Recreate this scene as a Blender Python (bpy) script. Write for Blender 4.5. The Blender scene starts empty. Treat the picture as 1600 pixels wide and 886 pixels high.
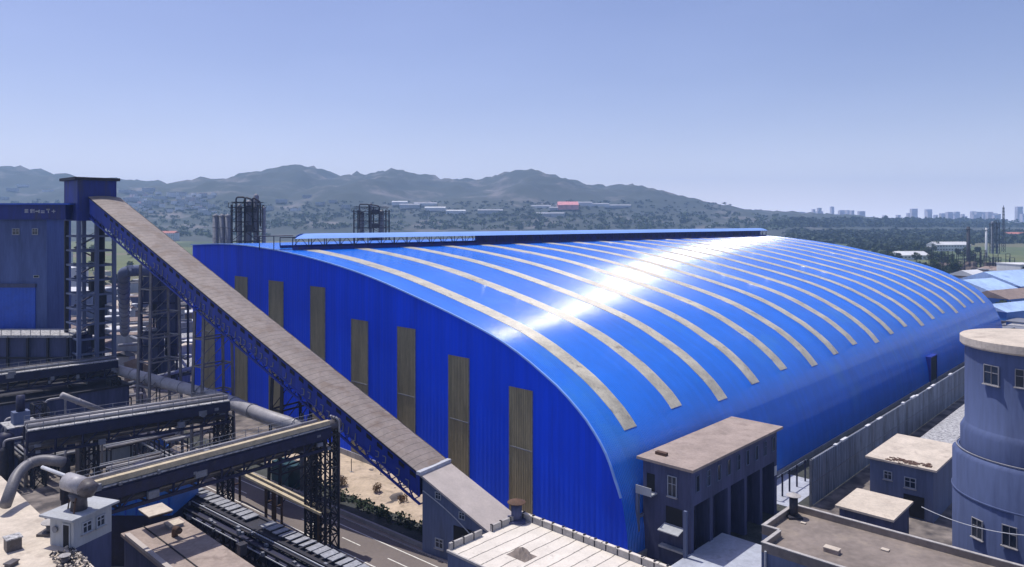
import bpy, math, random
from mathutils import Vector, Matrix, noise as mn
R = math.radians
random.seed(7)
C = bpy.context.scene.collection
sc = bpy.context.scene
# ------------------------------------------------------------------ camera
H = 45.0; F = 1146.5; Y0 = 342.0           # eye height, focal length and horizon row of a 1600 px wide frame
cam = bpy.data.cameras.new('camera'); co = bpy.data.objects.new('camera', cam); C.objects.link(co)
co.location = (0, 0, H); co.rotation_euler = (R(90), 0, 0)
cam.sensor_width = 36; cam.lens = F / 1600 * 36; cam.shift_y = -(443 - Y0) / 1600
cam.clip_start = .5; cam.clip_end = 30000
sc.camera = co
# ------------------------------------------------------------------ light
SUN = Vector((-.8, .6, 0)).normalized() * math.cos(R(70)); SUN.z = math.sin(R(70))
w_ = bpy.data.worlds.new('World'); sc.world = w_; w_.use_nodes = True
nt = w_.node_tree; bg = nt.nodes['Background']
sky = nt.nodes.new('ShaderNodeTexSky'); sky.sky_type = 'NISHITA'; sky.sun_disc = False
sky.sun_elevation = R(70); sky.sun_rotation = math.atan2(SUN.x, SUN.y)
sky.altitude = 0; sky.air_density = 1.0; sky.dust_density = 1.6; sky.ozone_density = 4.0
tint = nt.nodes.new('ShaderNodeMix'); tint.data_type = 'RGBA'; tint.blend_type = 'MULTIPLY'
tint.inputs[0].default_value = 1.0; tint.inputs[7].default_value = (1.08, .93, 1.07, 1)
nt.links.new(sky.outputs[0], tint.inputs[6])
tc_ = nt.nodes.new('ShaderNodeTexCoord'); sx_ = nt.nodes.new('ShaderNodeSeparateXYZ'); nt.links.new(tc_.outputs['Generated'], sx_.inputs[0])
def wm(op, a, b=None):
    q = nt.nodes.new('ShaderNodeMath'); q.operation = op
    for i, v in enumerate((a, b)):
        if v is None: continue
        if isinstance(v, (int, float)): q.inputs[i].default_value = v
        else: nt.links.new(v, q.inputs[i])
    return q.outputs[0]
hz_ = wm('EXPONENT', wm('DIVIDE', wm('MAXIMUM', sx_.outputs[2], 0.0), -.055))
cn_ = nt.nodes.new('ShaderNodeTexNoise'); cn_.inputs['Scale'].default_value = 2.2; cn_.inputs['Detail'].default_value = 4
cm_ = nt.nodes.new('ShaderNodeMapping'); cm_.inputs['Scale'].default_value = (1, 1, 3.5); nt.links.new(tc_.outputs['Generated'], cm_.inputs[0]); nt.links.new(cm_.outputs[0], cn_.inputs['Vector'])
veil = wm('MULTIPLY', wm('SUBTRACT', cn_.outputs[0], .42), .35)
hz2 = wm('ADD', hz_, wm('MULTIPLY', wm('MAXIMUM', veil, 0.0), .3))
hc = nt.nodes.new('ShaderNodeVectorMath'); hc.operation = 'SCALE'; hc.inputs[0].default_value = (8.0, 8.3, 10.0); nt.links.new(hz2, hc.inputs['Scale'])
ha = nt.nodes.new('ShaderNodeVectorMath'); ha.operation = 'ADD'; nt.links.new(tint.outputs[2], ha.inputs[0]); nt.links.new(hc.outputs[0], ha.inputs[1])
nt.links.new(ha.outputs[0], bg.inputs[0])
bg.inputs[1].default_value = 0.125
sl = bpy.data.lights.new('sun', 'SUN'); sl.energy = 4.0; sl.angle = R(.5); sl.color = (1, .95, .88)
so = bpy.data.objects.new('sun', sl); C.objects.link(so); so.rotation_euler = SUN.to_track_quat('Z', 'Y').to_euler()
sc.view_settings.view_transform = 'Standard'; sc.view_settings.look = 'None'
sc.view_settings.gamma = 1; sc.view_settings.exposure = 0.0; sc.view_settings.use_curve_mapping = False
sc.cycles.volume_bounces = 2; sc.cycles.max_bounces = 6; sc.cycles.diffuse_bounces = 3; sc.cycles.glossy_bounces = 2
sc.cycles.transparent_max_bounces = 8; sc.cycles.use_denoising = True
# ------------------------------------------------------------------ the yard's own frame
TH = .75819; CX, CY = 15.29, 95.32
U = Vector((math.sin(TH), math.cos(TH), 0)); Wd = Vector((-math.cos(TH), math.sin(TH), 0)); UP = Vector((0, 0, 1))
C0 = Vector((CX, CY, 0))
def W(t, s, z=0): return C0 + U * t + Wd * s + UP * z
def at(x, y, z=0):                       # the point of height z seen at (x, y) of the photo
    Y = (H - z) * F / (y - Y0); return Vector(((x - 800) / F * Y, Y, z))
def atY(x, y, Y): return Vector(((x - 800) / F * Y, Y, H - (y - Y0) * Y / F))
def ts(x, y, z=0):
    p = at(x, y, z) - C0; return p.dot(U), p.dot(Wd)
# ------------------------------------------------------------------ materials
def lin(r, g, b):
    return tuple(((v / 255) / 12.92 if v / 255 <= .04045 else ((v / 255 + .055) / 1.055) ** 2.4) for v in (r, g, b))
def mat(name, col, rough=.85, var=.25, scale=.6, metal=0, streak=False, bump=0.0, rust=None, rust_amt=.5,
        ribs=None, period=.3, amp=.3, spec=.5, planks=None, col2=None, fine=8.0, sheet=None):
    m = bpy.data.materials.new(name); m.use_nodes = True; n = m.node_tree; L = n.links
    b = n.nodes['Principled BSDF']; b.inputs['Roughness'].default_value = rough; b.inputs['Metallic'].default_value = metal
    b.inputs['Specular IOR Level'].default_value = spec
    g = n.nodes.new('ShaderNodeNewGeometry'); mp = n.nodes.new('ShaderNodeMapping')
    if streak: mp.inputs['Scale'].default_value = (1, 1, .12)
    L.new(g.outputs['Position'], mp.inputs[0])
    def ns(sca, det=5, src=mp.outputs[0]):
        a = n.nodes.new('ShaderNodeTexNoise'); a.inputs['Scale'].default_value = sca; a.inputs['Detail'].default_value = det
        a.inputs['Roughness'].default_value = .62; L.new(src, a.inputs['Vector']); return a
    n1 = ns(scale); n2 = ns(scale * fine, 4)
    cr = n.nodes.new('ShaderNodeMath'); cr.operation = 'MULTIPLY_ADD'; L.new(n2.outputs[0], cr.inputs[0]); cr.inputs[1].default_value = .45
    L.new(n1.outputs[0], cr.inputs[2])
    rp = n.nodes.new('ShaderNodeValToRGB'); L.new(cr.outputs[0], rp.inputs[0])
    c2 = col2 if col2 else tuple(c * (1 - var) for c in col)
    c1 = tuple(min(1, c * (1 + var * .7)) for c in col) if not col2 else col
    rp.color_ramp.elements[0].position = .52; rp.color_ramp.elements[0].color = (*c2, 1)
    rp.color_ramp.elements[1].position = .92; rp.color_ramp.elements[1].color = (*c1, 1)
    out = rp.outputs[0]
    if rust:
        n3 = ns(scale * 1.7, 8); r3 = n.nodes.new('ShaderNodeValToRGB'); L.new(n3.outputs[0], r3.inputs[0])
        r3.color_ramp.elements[0].position = 1 - rust_amt; r3.color_ramp.elements[0].color = (0, 0, 0, 1)
        r3.color_ramp.elements[1].position = min(1, 1.14 - rust_amt)
        mx = n.nodes.new('ShaderNodeMix'); mx.data_type = 'RGBA'; L.new(r3.outputs[0], mx.inputs[0]); L.new(out, mx.inputs[6])
        mx.inputs[7].default_value = (*rust, 1); out = mx.outputs[2]
    if planks:                            # dark joints between boards or sheets: (axis, spacing, joint width share)
        ax, sp, jw = planks
        d = n.nodes.new('ShaderNodeVectorMath'); d.operation = 'DOT_PRODUCT'; L.new(g.outputs['Position'], d.inputs[0]); d.inputs[1].default_value = ax
        q = n.nodes.new('ShaderNodeMath'); q.operation = 'DIVIDE'; L.new(d.outputs['Value'], q.inputs[0]); q.inputs[1].default_value = sp
        wv = n.nodes.new('ShaderNodeMath'); wv.operation = 'MULTIPLY_ADD'; L.new(n1.outputs[0], wv.inputs[0]); wv.inputs[1].default_value = .25; L.new(q.outputs[0], wv.inputs[2])
        fr = n.nodes.new('ShaderNodeMath'); fr.operation = 'FRACT'; L.new(wv.outputs[0], fr.inputs[0])
        lt = n.nodes.new('ShaderNodeMath'); lt.operation = 'LESS_THAN'; L.new(fr.outputs[0], lt.inputs[0]); lt.inputs[1].default_value = jw
        mx = n.nodes.new('ShaderNodeMix'); mx.data_type = 'RGBA'; L.new(lt.outputs[0], mx.inputs[0]); L.new(out, mx.inputs[6])
        mx.inputs[7].default_value = (*[c * .25 for c in col], 1); out = mx.outputs[2]
    if sheet:                             # every sheet a touch lighter or darker
        ax, sp, am = sheet
        d = n.nodes.new('ShaderNodeVectorMath'); d.operation = 'DOT_PRODUCT'; L.new(g.outputs['Position'], d.inputs[0]); d.inputs[1].default_value = ax
        q = n.nodes.new('ShaderNodeMath'); q.operation = 'DIVIDE'; L.new(d.outputs['Value'], q.inputs[0]); q.inputs[1].default_value = sp
        fl_ = n.nodes.new('ShaderNodeMath'); fl_.operation = 'FLOOR'; L.new(q.outputs[0], fl_.inputs[0])
        wn = n.nodes.new('ShaderNodeTexWhiteNoise'); wn.noise_dimensions = '1D'; L.new(fl_.outputs[0], wn.inputs['W'])
        mr = n.nodes.new('ShaderNodeMapRange'); mr.inputs[3].default_value = 1 - am; mr.inputs[4].default_value = 1 + am * .3; L.new(wn.outputs['Value'], mr.inputs[0])
        vs_ = n.nodes.new('ShaderNodeVectorMath'); vs_.operation = 'SCALE'; L.new(out, vs_.inputs[0]); L.new(mr.outputs[0], vs_.inputs['Scale']); out = vs_.outputs[0]
    L.new(out, b.inputs['Base Color'])
    nrm = None
    if bump:
        bp = n.nodes.new('ShaderNodeBump'); bp.inputs['Strength'].default_value = bump; bp.inputs['Distance'].default_value = .15
        L.new(n2.outputs[0], bp.inputs['Height']); nrm = bp.outputs[0]
    if ribs:                              # rolled sheet: the normal swings along the axis
        d = n.nodes.new('ShaderNodeVectorMath'); d.operation = 'DOT_PRODUCT'; L.new(g.outputs['Position'], d.inputs[0]); d.inputs[1].default_value = ribs
        q = n.nodes.new('ShaderNodeMath'); q.operation = 'MULTIPLY'; L.new(d.outputs['Value'], q.inputs[0]); q.inputs[1].default_value = 2 * math.pi / period
        s = n.nodes.new('ShaderNodeMath'); s.operation = 'SINE'; L.new(q.outputs[0], s.inputs[0])
        k = n.nodes.new('ShaderNodeMath'); k.operation = 'MULTIPLY'; L.new(s.outputs[0], k.inputs[0]); k.inputs[1].default_value = amp
        v = n.nodes.new('ShaderNodeVectorMath'); v.operation = 'SCALE'; v.inputs[0].default_value = ribs; L.new(k.outputs[0], v.inputs['Scale'])
        a = n.nodes.new('ShaderNodeVectorMath'); a.operation = 'ADD'; L.new(v.outputs[0], a.inputs[0]); L.new(nrm or g.outputs['Normal'], a.inputs[1])
        z = n.nodes.new('ShaderNodeVectorMath'); z.operation = 'NORMALIZE'; L.new(a.outputs[0], z.inputs[0]); nrm = z.outputs[0]
    if nrm: L.new(nrm, b.inputs['Normal'])
    return m
u3, w3 = tuple(U), tuple(Wd)
M = {}
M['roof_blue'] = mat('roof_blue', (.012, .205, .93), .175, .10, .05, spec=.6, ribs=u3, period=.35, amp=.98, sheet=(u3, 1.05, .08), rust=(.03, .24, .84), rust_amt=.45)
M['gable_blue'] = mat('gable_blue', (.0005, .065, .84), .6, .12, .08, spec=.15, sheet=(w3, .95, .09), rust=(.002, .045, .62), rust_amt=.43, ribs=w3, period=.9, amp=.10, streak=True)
M['skylight'] = mat('skylight', (.60, .555, .43), .32, .28, .35, ribs=u3, period=.35, amp=.8, rust=(.25, .22, .17), rust_amt=.42)
M['skypanel'] = mat('skypanel', (.25, .225, .14), .5, .35, .8, ribs=w3, period=.35, amp=.5, streak=True, planks=(w3, .36, .16))
M['vent_blue'] = mat('vent_blue', (.22, .40, .86), .35, .1, .1, spec=.6)  # lightened blue: the grazing sheen is put into the base colour
M['dark_blue'] = mat('dark_blue', (.004, .018, .19), .6, .3, .3, streak=True, rust=(.03, .03, .06), rust_amt=.45)
M['blue_side'] = mat('blue_side', (.006, .03, .30), .55, .3, .4, streak=True, rust=(.02, .03, .08), rust_amt=.42)
M['blue_panel'] = mat('blue_panel', (.01, .08, .50), .5, .15, .3, ribs=w3, period=.6, amp=.2)
M['gal_roof'] = mat('gal_roof', (.255, .215, .19), .7, .22, .25, rust=(.20, .155, .125), rust_amt=.5, planks=(tuple(Vector((-.827, .562, 0))), 1.1, .05))
M['pale_roof'] = mat('pale_roof', (.46, .41, .37), .8, .12, .4)
M['pipe_mid'] = mat('pipe_mid', (.16, .155, .165), .5, .3, .8)
M['steel_dark'] = mat('steel_dark', (.018, .019, .032), .7, .4, 1.2, rust=(.045, .03, .03), rust_amt=.45)
M['steel_navy'] = mat('steel_navy', (.011, .013, .05), .6, .4, .8, rust=(.035, .03, .045), rust_amt=.42)
M['steel_grey'] = mat('steel_grey', (.20, .21, .24), .6, .3, 1.0, rust=(.12, .09, .08), rust_amt=.42)
M['steel_light'] = mat('steel_light', (.5, .52, .55), .5, .2, 1.0)
M['pipe'] = mat('pipe', (.34, .33, .34), .5, .25, .7, rust=(.2, .17, .15), rust_amt=.4)
M['pipe_dark'] = mat('pipe_dark', (.09, .08, .085), .55, .3, .9, rust=(.06, .045, .04), rust_amt=.45)
M['tan_beam'] = mat('tan_beam', (.50, .42, .28), .8, .25, .8)
M['plate'] = mat('plate', (.30, .31, .33), .8, .35, 2.0, rust=(.12, .12, .13), rust_amt=.45)
M['walk'] = mat('walk', (.42, .42, .42), .85, .45, 1.6, rust=(.10, .10, .11), rust_amt=.50)
M['conc_dark'] = mat('conc_dark', (.072, .082, .165), .9, .3, .35, streak=True, rust=(.038, .045, .10), rust_amt=.45)
M['conc'] = mat('conc', (.30, .30, .32), .9, .22, .35, streak=True, rust=(.21, .205, .22), rust_amt=.45)
M['conc_blue'] = mat('conc_blue', (.12, .15, .25), .9, .22, .3, streak=True, rust=(.10, .12, .18), rust_amt=.44)
M['block_blue'] = mat('block_blue', (.085, .125, .30), .9, .25, .3, streak=True, rust=(.06, .09, .2), rust_amt=.44)
M['plaster'] = mat('plaster', (.38, .40, .42), .85, .18, .5, streak=True, rust=(.36, .35, .33), rust_amt=.4)
M['silo'] = mat('silo', (.075, .105, .22), .85, .2, .22, streak=True, rust=(.045, .065, .15), rust_amt=.46)  # darker, bluer base: the shade on the concrete is in the colour
M['roof_dust'] = mat('roof_dust', (.34, .275, .235), .95, .22, .35, rust=(.25, .2, .17), rust_amt=.46, bump=.3)
M['roof_sand'] = mat('roof_sand', (.56, .49, .40), .95, .2, .3, rust=(.38, .32, .26), rust_amt=.42, bump=.3)
M['roof_brown'] = mat('roof_brown', (.21, .175, .15), .9, .3, .16, rust=(.30, .25, .2), rust_amt=.43, bump=.2)
M['roof_white'] = mat('roof_white', (.66, .61, .53), .85, .14, .5, rust=(.42, .38, .33), rust_amt=.40, planks=(w3, 1.75, .075))
M['parapet'] = mat('parapet', (.40, .38, .36), .9, .25, 1.2)
M['glass'] = mat('glass', (.02, .03, .05), .15, .2, .5)
M['win_frame'] = mat('win_frame', (.36, .39, .44), .6, .1, 1)
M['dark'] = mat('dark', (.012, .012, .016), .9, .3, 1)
M['rust'] = mat('rust', (.10, .055, .035), .85, .4, 1.2)
M['asphalt'] = mat('asphalt', (.19, .16, .145), .9, .15, .25, col2=(.15, .127, .117))
M['paint'] = mat('paint', (.72, .70, .64), .8, .25, 2.0, rust=(.3, .28, .26), rust_amt=.36)
M['kerb'] = mat('kerb', (.36, .33, .31), .9, .2, 1.0)
M['path'] = mat('path', (.30, .25, .22), .95, .2, .5)
M['sand'] = mat('sand', (.52, .42, .31), .95, .25, .25, rust=(.30, .24, .18), rust_amt=.47, bump=.5)
M['verge'] = mat('verge', (.05, .055, .05), .95, .5, .4, bump=.5, rust=(.16, .14, .12), rust_amt=.40)
M['yard'] = mat('yard', (.11, .10, .10), .95, .4, .12, rust=(.26, .23, .2), rust_amt=.46, bump=.3)
M['apron'] = mat('apron', (.40, .43, .50), .8, .2, .4, rust=(.3, .32, .36), rust_amt=.42)
M['fence'] = mat('fence', (.22, .26, .34), .7, .6, .5, streak=True, rust=(.34, .35, .40), rust_amt=.43, planks=(u3, .75, .24), ribs=u3, period=.5, amp=.3)
M['leaf'] = mat('leaf', (.055, .085, .03), .9, .5, .4)
M['leaf_dark'] = mat('leaf_dark', (.028, .048, .022), .9, .5, .1)
M['leaf_dry'] = mat('leaf_dry', (.15, .085, .04), .9, .4, 2)
M['bark'] = mat('bark', (.09, .065, .045), .9, .3, 2)
M['machine_blue'] = mat('machine_blue', (.02, .11, .42), .45, .2, 1)
M['machine_teal'] = mat('machine_teal', (.015, .06, .07), .5, .3, 1)
M['sheet_blue'] = mat('sheet_blue', (.03, .16, .5), .5, .2, .3)
M['sky_roof'] = mat('sky_roof', (.42, .58, .84), .5, .25, .06, rust=(.2, .3, .5), rust_amt=.4)
M['red_roof'] = mat('red_roof', (.45, .16, .12), .8, .3, .1)
M['pink_far'] = mat('pink_far', (.65, .26, .26), .8, .3, .1)
M['white_far'] = mat('white_far', (.62, .63, .64), .8, .15, .05)
M['grey_far'] = mat('grey_far', (.34, .35, .38), .8, .25, .05)
M['brown_far'] = mat('brown_far', (.26, .2, .17), .9, .3, .1)
M['tower_far'] = mat('tower_far', (.74, .70, .76), .9, .2, .02)  # paled so that some of the distance haze is in the colour

# ------------------------------------------------------------------ object helpers
def tag(o, label=None, cat=None, group=None, kind=None):
    if label: o['label'] = label
    if cat: o['category'] = cat
    if group: o['group'] = group
    if kind: o['kind'] = kind
    return o
def thing(name, label, cat, loc, group=None):
    o = bpy.data.objects.new(name, None); C.objects.link(o); o.location = loc; o.empty_display_size = .5
    return tag(o, label, cat, group)
def worldloc(o):
    p = Vector((0, 0, 0))
    while o: p += o.location; o = o.parent
    return p
class MB:
    def __init__(s): s.v = []; s.f = []
    def add(s, vs, fs):
        k = len(s.v); s.v += [tuple(v) for v in vs]; s.f += [tuple(i + k for i in f) for f in fs]; return s
    def obox(s, c, a, b, d):               # centre and three half axes
        vs = [c + a * i + b * j + d * k for i in (-1, 1) for j in (-1, 1) for k in (-1, 1)]
        return s.add(vs, [(0, 1, 3, 2), (4, 6, 7, 5), (0, 4, 5, 1), (2, 3, 7, 6), (0, 2, 6, 4), (1, 5, 7, 3)])
    def fb(s, t0, t1, s0, s1, z0, z1):     # box in the yard frame
        return s.obox(W((t0 + t1) / 2, (s0 + s1) / 2, (z0 + z1) / 2), U * (t1 - t0) / 2, Wd * (s1 - s0) / 2, UP * (z1 - z0) / 2)
    def wb(s, x0, x1, y0, y1, z0, z1):
        return s.obox(Vector(((x0 + x1) / 2, (y0 + y1) / 2, (z0 + z1) / 2)), Vector(((x1 - x0) / 2, 0, 0)), Vector((0, (y1 - y0) / 2, 0)), UP * (z1 - z0) / 2)
    def beam(s, p, q, w=.3, h=None):
        h = h or w; d = q - p
        if d.length < 1e-4: return s
        a = d.normalized(); side = a.cross(UP)
        side = Vector((1, 0, 0)) if side.length < .05 else side.normalized()
        up = side.cross(a)
        return s.obox((p + q) / 2, d / 2, side * w / 2, up * h / 2)
    def tube(s, pts, r, n=12, cap=True, radii=None):
        rings = []; ref = None
        for i, p in enumerate(pts):
            d = (pts[min(i + 1, len(pts) - 1)] - pts[max(i - 1, 0)]).normalized()
            if ref is None: ref = d.cross(UP) if abs(d.z) < .95 else Vector((1, 0, 0))
            ref = (ref - d * ref.dot(d)).normalized(); b = d.cross(ref)
            rr = radii[i] if radii else r
            rings.append([p + ref * math.cos(2 * math.pi * k / n) * rr + b * math.sin(2 * math.pi * k / n) * rr for k in range(n)])
        vs = [v for ring in rings for v in ring]
        fs = [(i * n + k, i * n + (k + 1) % n, (i + 1) * n + (k + 1) % n, (i + 1) * n + k) for i in range(len(pts) - 1) for k in range(n)]
        if cap: fs += [tuple(range(n - 1, -1, -1)), tuple((len(pts) - 1) * n + k for k in range(n))]
        return s.add(vs, fs)
    def lathe(s, c, prof, n=40):           # (radius, z) pairs about a vertical axis
        vs = [c + Vector((r * math.cos(2 * math.pi * k / n), r * math.sin(2 * math.pi * k / n), z)) for r, z in prof for k in range(n)]
        return s.add(vs, [(i * n + k, i * n + (k + 1) % n, (i + 1) * n + (k + 1) % n, (i + 1) * n + k) for i in range(len(prof) - 1) for k in range(n)])
    def prism(s, poly, z0, z1):
        n = len(poly); vs = [Vector((p[0], p[1], z0)) for p in poly] + [Vector((p[0], p[1], z1)) for p in poly]
        return s.add(vs, [tuple(range(n - 1, -1, -1)), tuple(range(n, 2 * n))] + [(i, (i + 1) % n, n + (i + 1) % n, n + i) for i in range(n)])
    def build(s, name, m, parent=None, smooth=False, label=None):
        me = bpy.data.meshes.new(name); off = worldloc(parent) if parent else Vector((0, 0, 0))
        me.from_pydata([tuple(Vector(v) - off) for v in s.v], [], s.f); me.materials.append(M[m] if isinstance(m, str) else m)
        me.update()
        if smooth:
            me.polygons.foreach_set('use_smooth', [True] * len(me.polygons))
        o = bpy.data.objects.new(name, me); C.objects.link(o)
        if parent: o.parent = parent
        if label: o['label'] = label
        return o
def copy_tree(o, parent=None, dloc=None):
    c = o.copy(); C.objects.link(c); c.parent = parent
    if dloc is not None: c.location = o.location + dloc
    for ch in o.children: copy_tree(ch, c)
    return c
def struct(name, mb, m, smooth=False):
    o = mb.build(name, m, None, smooth); o['kind'] = 'structure'; return o
def stuff(name, mb, m, label, cat, parent=None):
    o = mb.build(name, m, parent); return tag(o, label, cat, None, 'stuff')
def window(parent, c, side, out, w, h, cross=True, sill=True, frame_m='win_frame', fw=1.0):
    """c is the centre on the wall face, side the horizontal half direction, out the outward normal."""
    g = MB().obox(c + out * .02, side * w / 2, UP * h / 2, out * .02).build('window', 'glass', parent)
    f = MB(); b = (.09 + .03 * h) * fw
    for k in (-1, 1):
        f.obox(c + out * .06 + side * k * w / 2, side * b / 2, UP * (h / 2 + b / 2), out * .07)
        f.obox(c + out * .06 + UP * k * h / 2, side * (w / 2 - b / 2), UP * b / 2, out * .065)
    if cross:
        f.obox(c + out * .05, side * b / 3, UP * (h / 2 - b / 2), out * .05); f.obox(c + out * .05 + UP * h * .12, side * (w / 2 - b / 2), UP * b / 3, out * .045)
    f.build('frame', frame_m, g)
    if sill: MB().obox(c + out * .12 - UP * (h / 2 + b), side * (w / 2 + .15), UP * .06, out * .14).build('sill', 'parapet', g)
    return g
PN = -Wd                                   # outward normal of the faces that look to the right of the picture
UN = -U                                    # outward normal of the gable side

# ------------------------------------------------------------------ ground
def hill_h(X, Y):
    pts = [(-3500, 268), (-2443, 262), (-2260, 265), (-2160, 275), (-1960, 281), (-1680, 283), (-1520, 290), (-1280, 282), (-1100, 268), (-975, 263),
           (-860, 269), (-780, 283), (-640, 275), (-520, 269), (-335, 283), (-180, 282), (-30, 273), (62, 268), (155, 275), (305, 290), (430, 293),
           (535, 292), (610, 303), (765, 312), (915, 323), (1220, 331), (1700, 342), (3500, 350)]
    k = 3500 / F
    for (a, ya), (b, yb) in zip(pts, pts[1:]):
        if a <= X <= b:
            q = (X - a) / (b - a); yy = ya + (yb - ya) * q; break
    else: yy = 350
    crest = max(0, H + (342 - yy) * 3500 / F - 0)
    if yy >= 342: crest *= max(0, (350 - yy) / 8)
    q = min(1, max(0, (Y - 1250) / 2250)); prof = (q * q * (3 - 2 * q)) ** 1.35 if Y < 3500 else max(0, 1 - (Y - 3500) / 1600) ** .7
    nz = mn.fractal(Vector((X * .0022, Y * .0022, 3.1)), 1, 2, 6); rid = 1 - abs(mn.noise(Vector((X * .0035, Y * .0018, 9.7)))) * 2
    amt = max(.06, 1 - abs(2 * q - 1)) if Y < 3500 else .2
    fine = mn.fractal(Vector((X * .012, Y * .012, 5)), 1, 2, 4)
    return max(0, crest * prof * (1 + .30 * amt * nz + .22 * amt * (rid - .5) + .06 * fine) + 14 * fine * q * q + 16 * (.3 - abs(mn.noise(Vector((X * .014, Y * .006, 1))))) * q - 6 * q)
g = MB()
NX, NY = 330, 110
xs = [-4200 + 7600 * i / NX for i in range(NX + 1)]; ys = [1200 + 4000 * (j / NY) ** 1.0 for j in range(NY + 1)]
vs = [(x, y, hill_h(x, y) - 1.5) for y in ys for x in xs]
g.add(vs, [(j * (NX + 1) + i, j * (NX + 1) + i + 1, (j + 1) * (NX + 1) + i + 1, (j + 1) * (NX + 1) + i) for j in range(NY) for i in range(NX)])
M['hill'] = mat('hill', (.055, .065, .055), .95, .3, .004, col2=(.03, .042, .03), rust=(.17, .155, .15), rust_amt=.46, bump=0, fine=6)
struct('hills', g, 'hill', True)
# fields
mf = bpy.data.materials.new('ground'); mf.use_nodes = True; n = mf.node_tree; L = n.links; b = n.nodes['Principled BSDF']; b.inputs['Roughness'].default_value = .95
ge = n.nodes.new('ShaderNodeNewGeometry'); vo = n.nodes.new('ShaderNodeTexVoronoi'); vo.inputs['Scale'].default_value = .006
mpp = n.nodes.new('ShaderNodeMapping'); mpp.inputs['Rotation'].default_value = (0, 0, .4); mpp.inputs['Scale'].default_value = (1, .55, 1)
L.new(ge.outputs['Position'], mpp.inputs[0]); L.new(mpp.outputs[0], vo.inputs['Vector'])
sp = n.nodes.new('ShaderNodeSeparateColor'); L.new(vo.outputs['Color'], sp.inputs[0])
rp = n.nodes.new('ShaderNodeValToRGB'); L.new(sp.outputs[0], rp.inputs[0]); rp.color_ramp.interpolation = 'CONSTANT'
cols = [(.07, .10, .035), (.12, .14, .05), (.055, .08, .03), (.13, .125, .06), (.09, .12, .04), (.15, .13, .08)]
rp.color_ramp.elements[0].color = (*cols[0], 1); rp.color_ramp.elements[1].position = .22; rp.color_ramp.elements[1].color = (*cols[1], 1)
for i, p in enumerate((.42, .6, .75, .92)):
    e = rp.color_ramp.elements.new(p); e.color = (*cols[i + 2], 1)
nn = n.nodes.new('ShaderNodeTexNoise'); nn.inputs['Scale'].default_value = .05; nn.inputs['Detail'].default_value = 8; L.new(ge.outputs['Position'], nn.inputs['Vector'])
mx = n.nodes.new('ShaderNodeMix'); mx.data_type = 'RGBA'; mx.blend_type = 'OVERLAY'; mx.inputs[0].default_value = .6; L.new(rp.outputs[0], mx.inputs[6]); L.new(nn.outputs[0], mx.inputs[7])
# dusty works yard near the sheds: by distance from the yard's middle
vd = n.nodes.new('ShaderNodeVectorMath'); vd.operation = 'DISTANCE'; L.new(ge.outputs['Position'], vd.inputs[0]); vd.inputs[1].default_value = (20, 180, 0)
nb = n.nodes.new('ShaderNodeMath'); nb.operation = 'MULTIPLY_ADD'; L.new(nn.outputs[0], nb.inputs[0]); nb.inputs[1].default_value = 320; L.new(vd.outputs['Value'], nb.inputs[2])
gt = n.nodes.new('ShaderNodeMapRange'); gt.inputs[1].default_value = 520; gt.inputs[2].default_value = 600; L.new(nb.outputs[0], gt.inputs[0])
n2 = n.nodes.new('ShaderNodeTexNoise'); n2.inputs['Scale'].default_value = .35; n2.inputs['Detail'].default_value = 9; L.new(ge.outputs['Position'], n2.inputs['Vector'])
r2 = n.nodes.new('ShaderNodeValToRGB'); L.new(n2.outputs[0], r2.inputs[0]); r2.color_ramp.elements[0].position = .38; r2.color_ramp.elements[0].color = (.07, .062, .062, 1)
r2.color_ramp.elements[1].position = .68; r2.color_ramp.elements[1].color = (.26, .225, .2, 1)
m2 = n.nodes.new('ShaderNodeMix'); m2.data_type = 'RGBA'; L.new(gt.outputs[0], m2.inputs[0]); L.new(r2.outputs[0], m2.inputs[6]); L.new(mx.outputs[2], m2.inputs[7]); L.new(m2.outputs[2], b.inputs['Base Color'])
M['ground'] = mf
struct('ground', MB().add([(-9000, -1500, 0), (9000, -1500, 0), (9000, 11000, 0), (-9000, 11000, 0)], [(0, 1, 2, 3)]), 'ground')

# ------------------------------------------------------------------ road and verges (offsets n from the eye across the road)
RD = Vector((-.762, .648, 0)).normalized(); RN = Vector((.648, .762, 0)).normalized()
def RP(a, n_, z=0): return RD * a + RN * n_ + UP * z
def rbox(mb, a0, a1, n0, n1, z0, z1):
    return mb.obox(RP((a0 + a1) / 2, (n0 + n1) / 2, (z0 + z1) / 2), RD * (a1 - a0) / 2, RN * (n1 - n0) / 2, UP * (z1 - z0) / 2)
def rsheet(a0, a1, n0, n1, z): return MB().add([RP(a0, n0, z), RP(a0, n1, z), RP(a1, n1, z), RP(a1, n0, z)], [(0, 1, 2, 3)])
struct('road', rsheet(-120, 420, 59.6, 67.4, .008), 'asphalt')
mk = MB()
for n_ in (60.75, 66.0): mk.v += []; q = rsheet(-120, 420, n_ - .09, n_ + .09, .014); mk.add(q.v, q.f)
a = 56.0
aa = at(536, 839).dot(RD)
for k in range(-14, 34):
    q = rsheet(aa + k * 9.9 - 4.1, aa + k * 9.9, 63.35, 63.52, .014); mk.add(q.v, q.f)
struct('road_markings', mk, 'paint')
kb = MB(); rbox(kb, -120, 420, 68.4, 68.75, 0, .55); rbox(kb, -120, 420, 67.4, 67.6, 0, .14); struct('kerb', kb, 'kerb')
struct('path', rsheet(-120, 420, 67.6, 68.4, .02), 'path')
struct('verge', rsheet(-120, 420, 68.75, 73.9, .03), 'verge')  # dark strip also paints in the gallery's shadow beyond the kerb
struct('near_verge', rsheet(-120, 420, 54, 59.6, .012), 'verge')
sd = MB(); NA, NB_ = 120, 14                     # the sandy lot, a little uneven
a0, a1 = -40, 130
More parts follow.
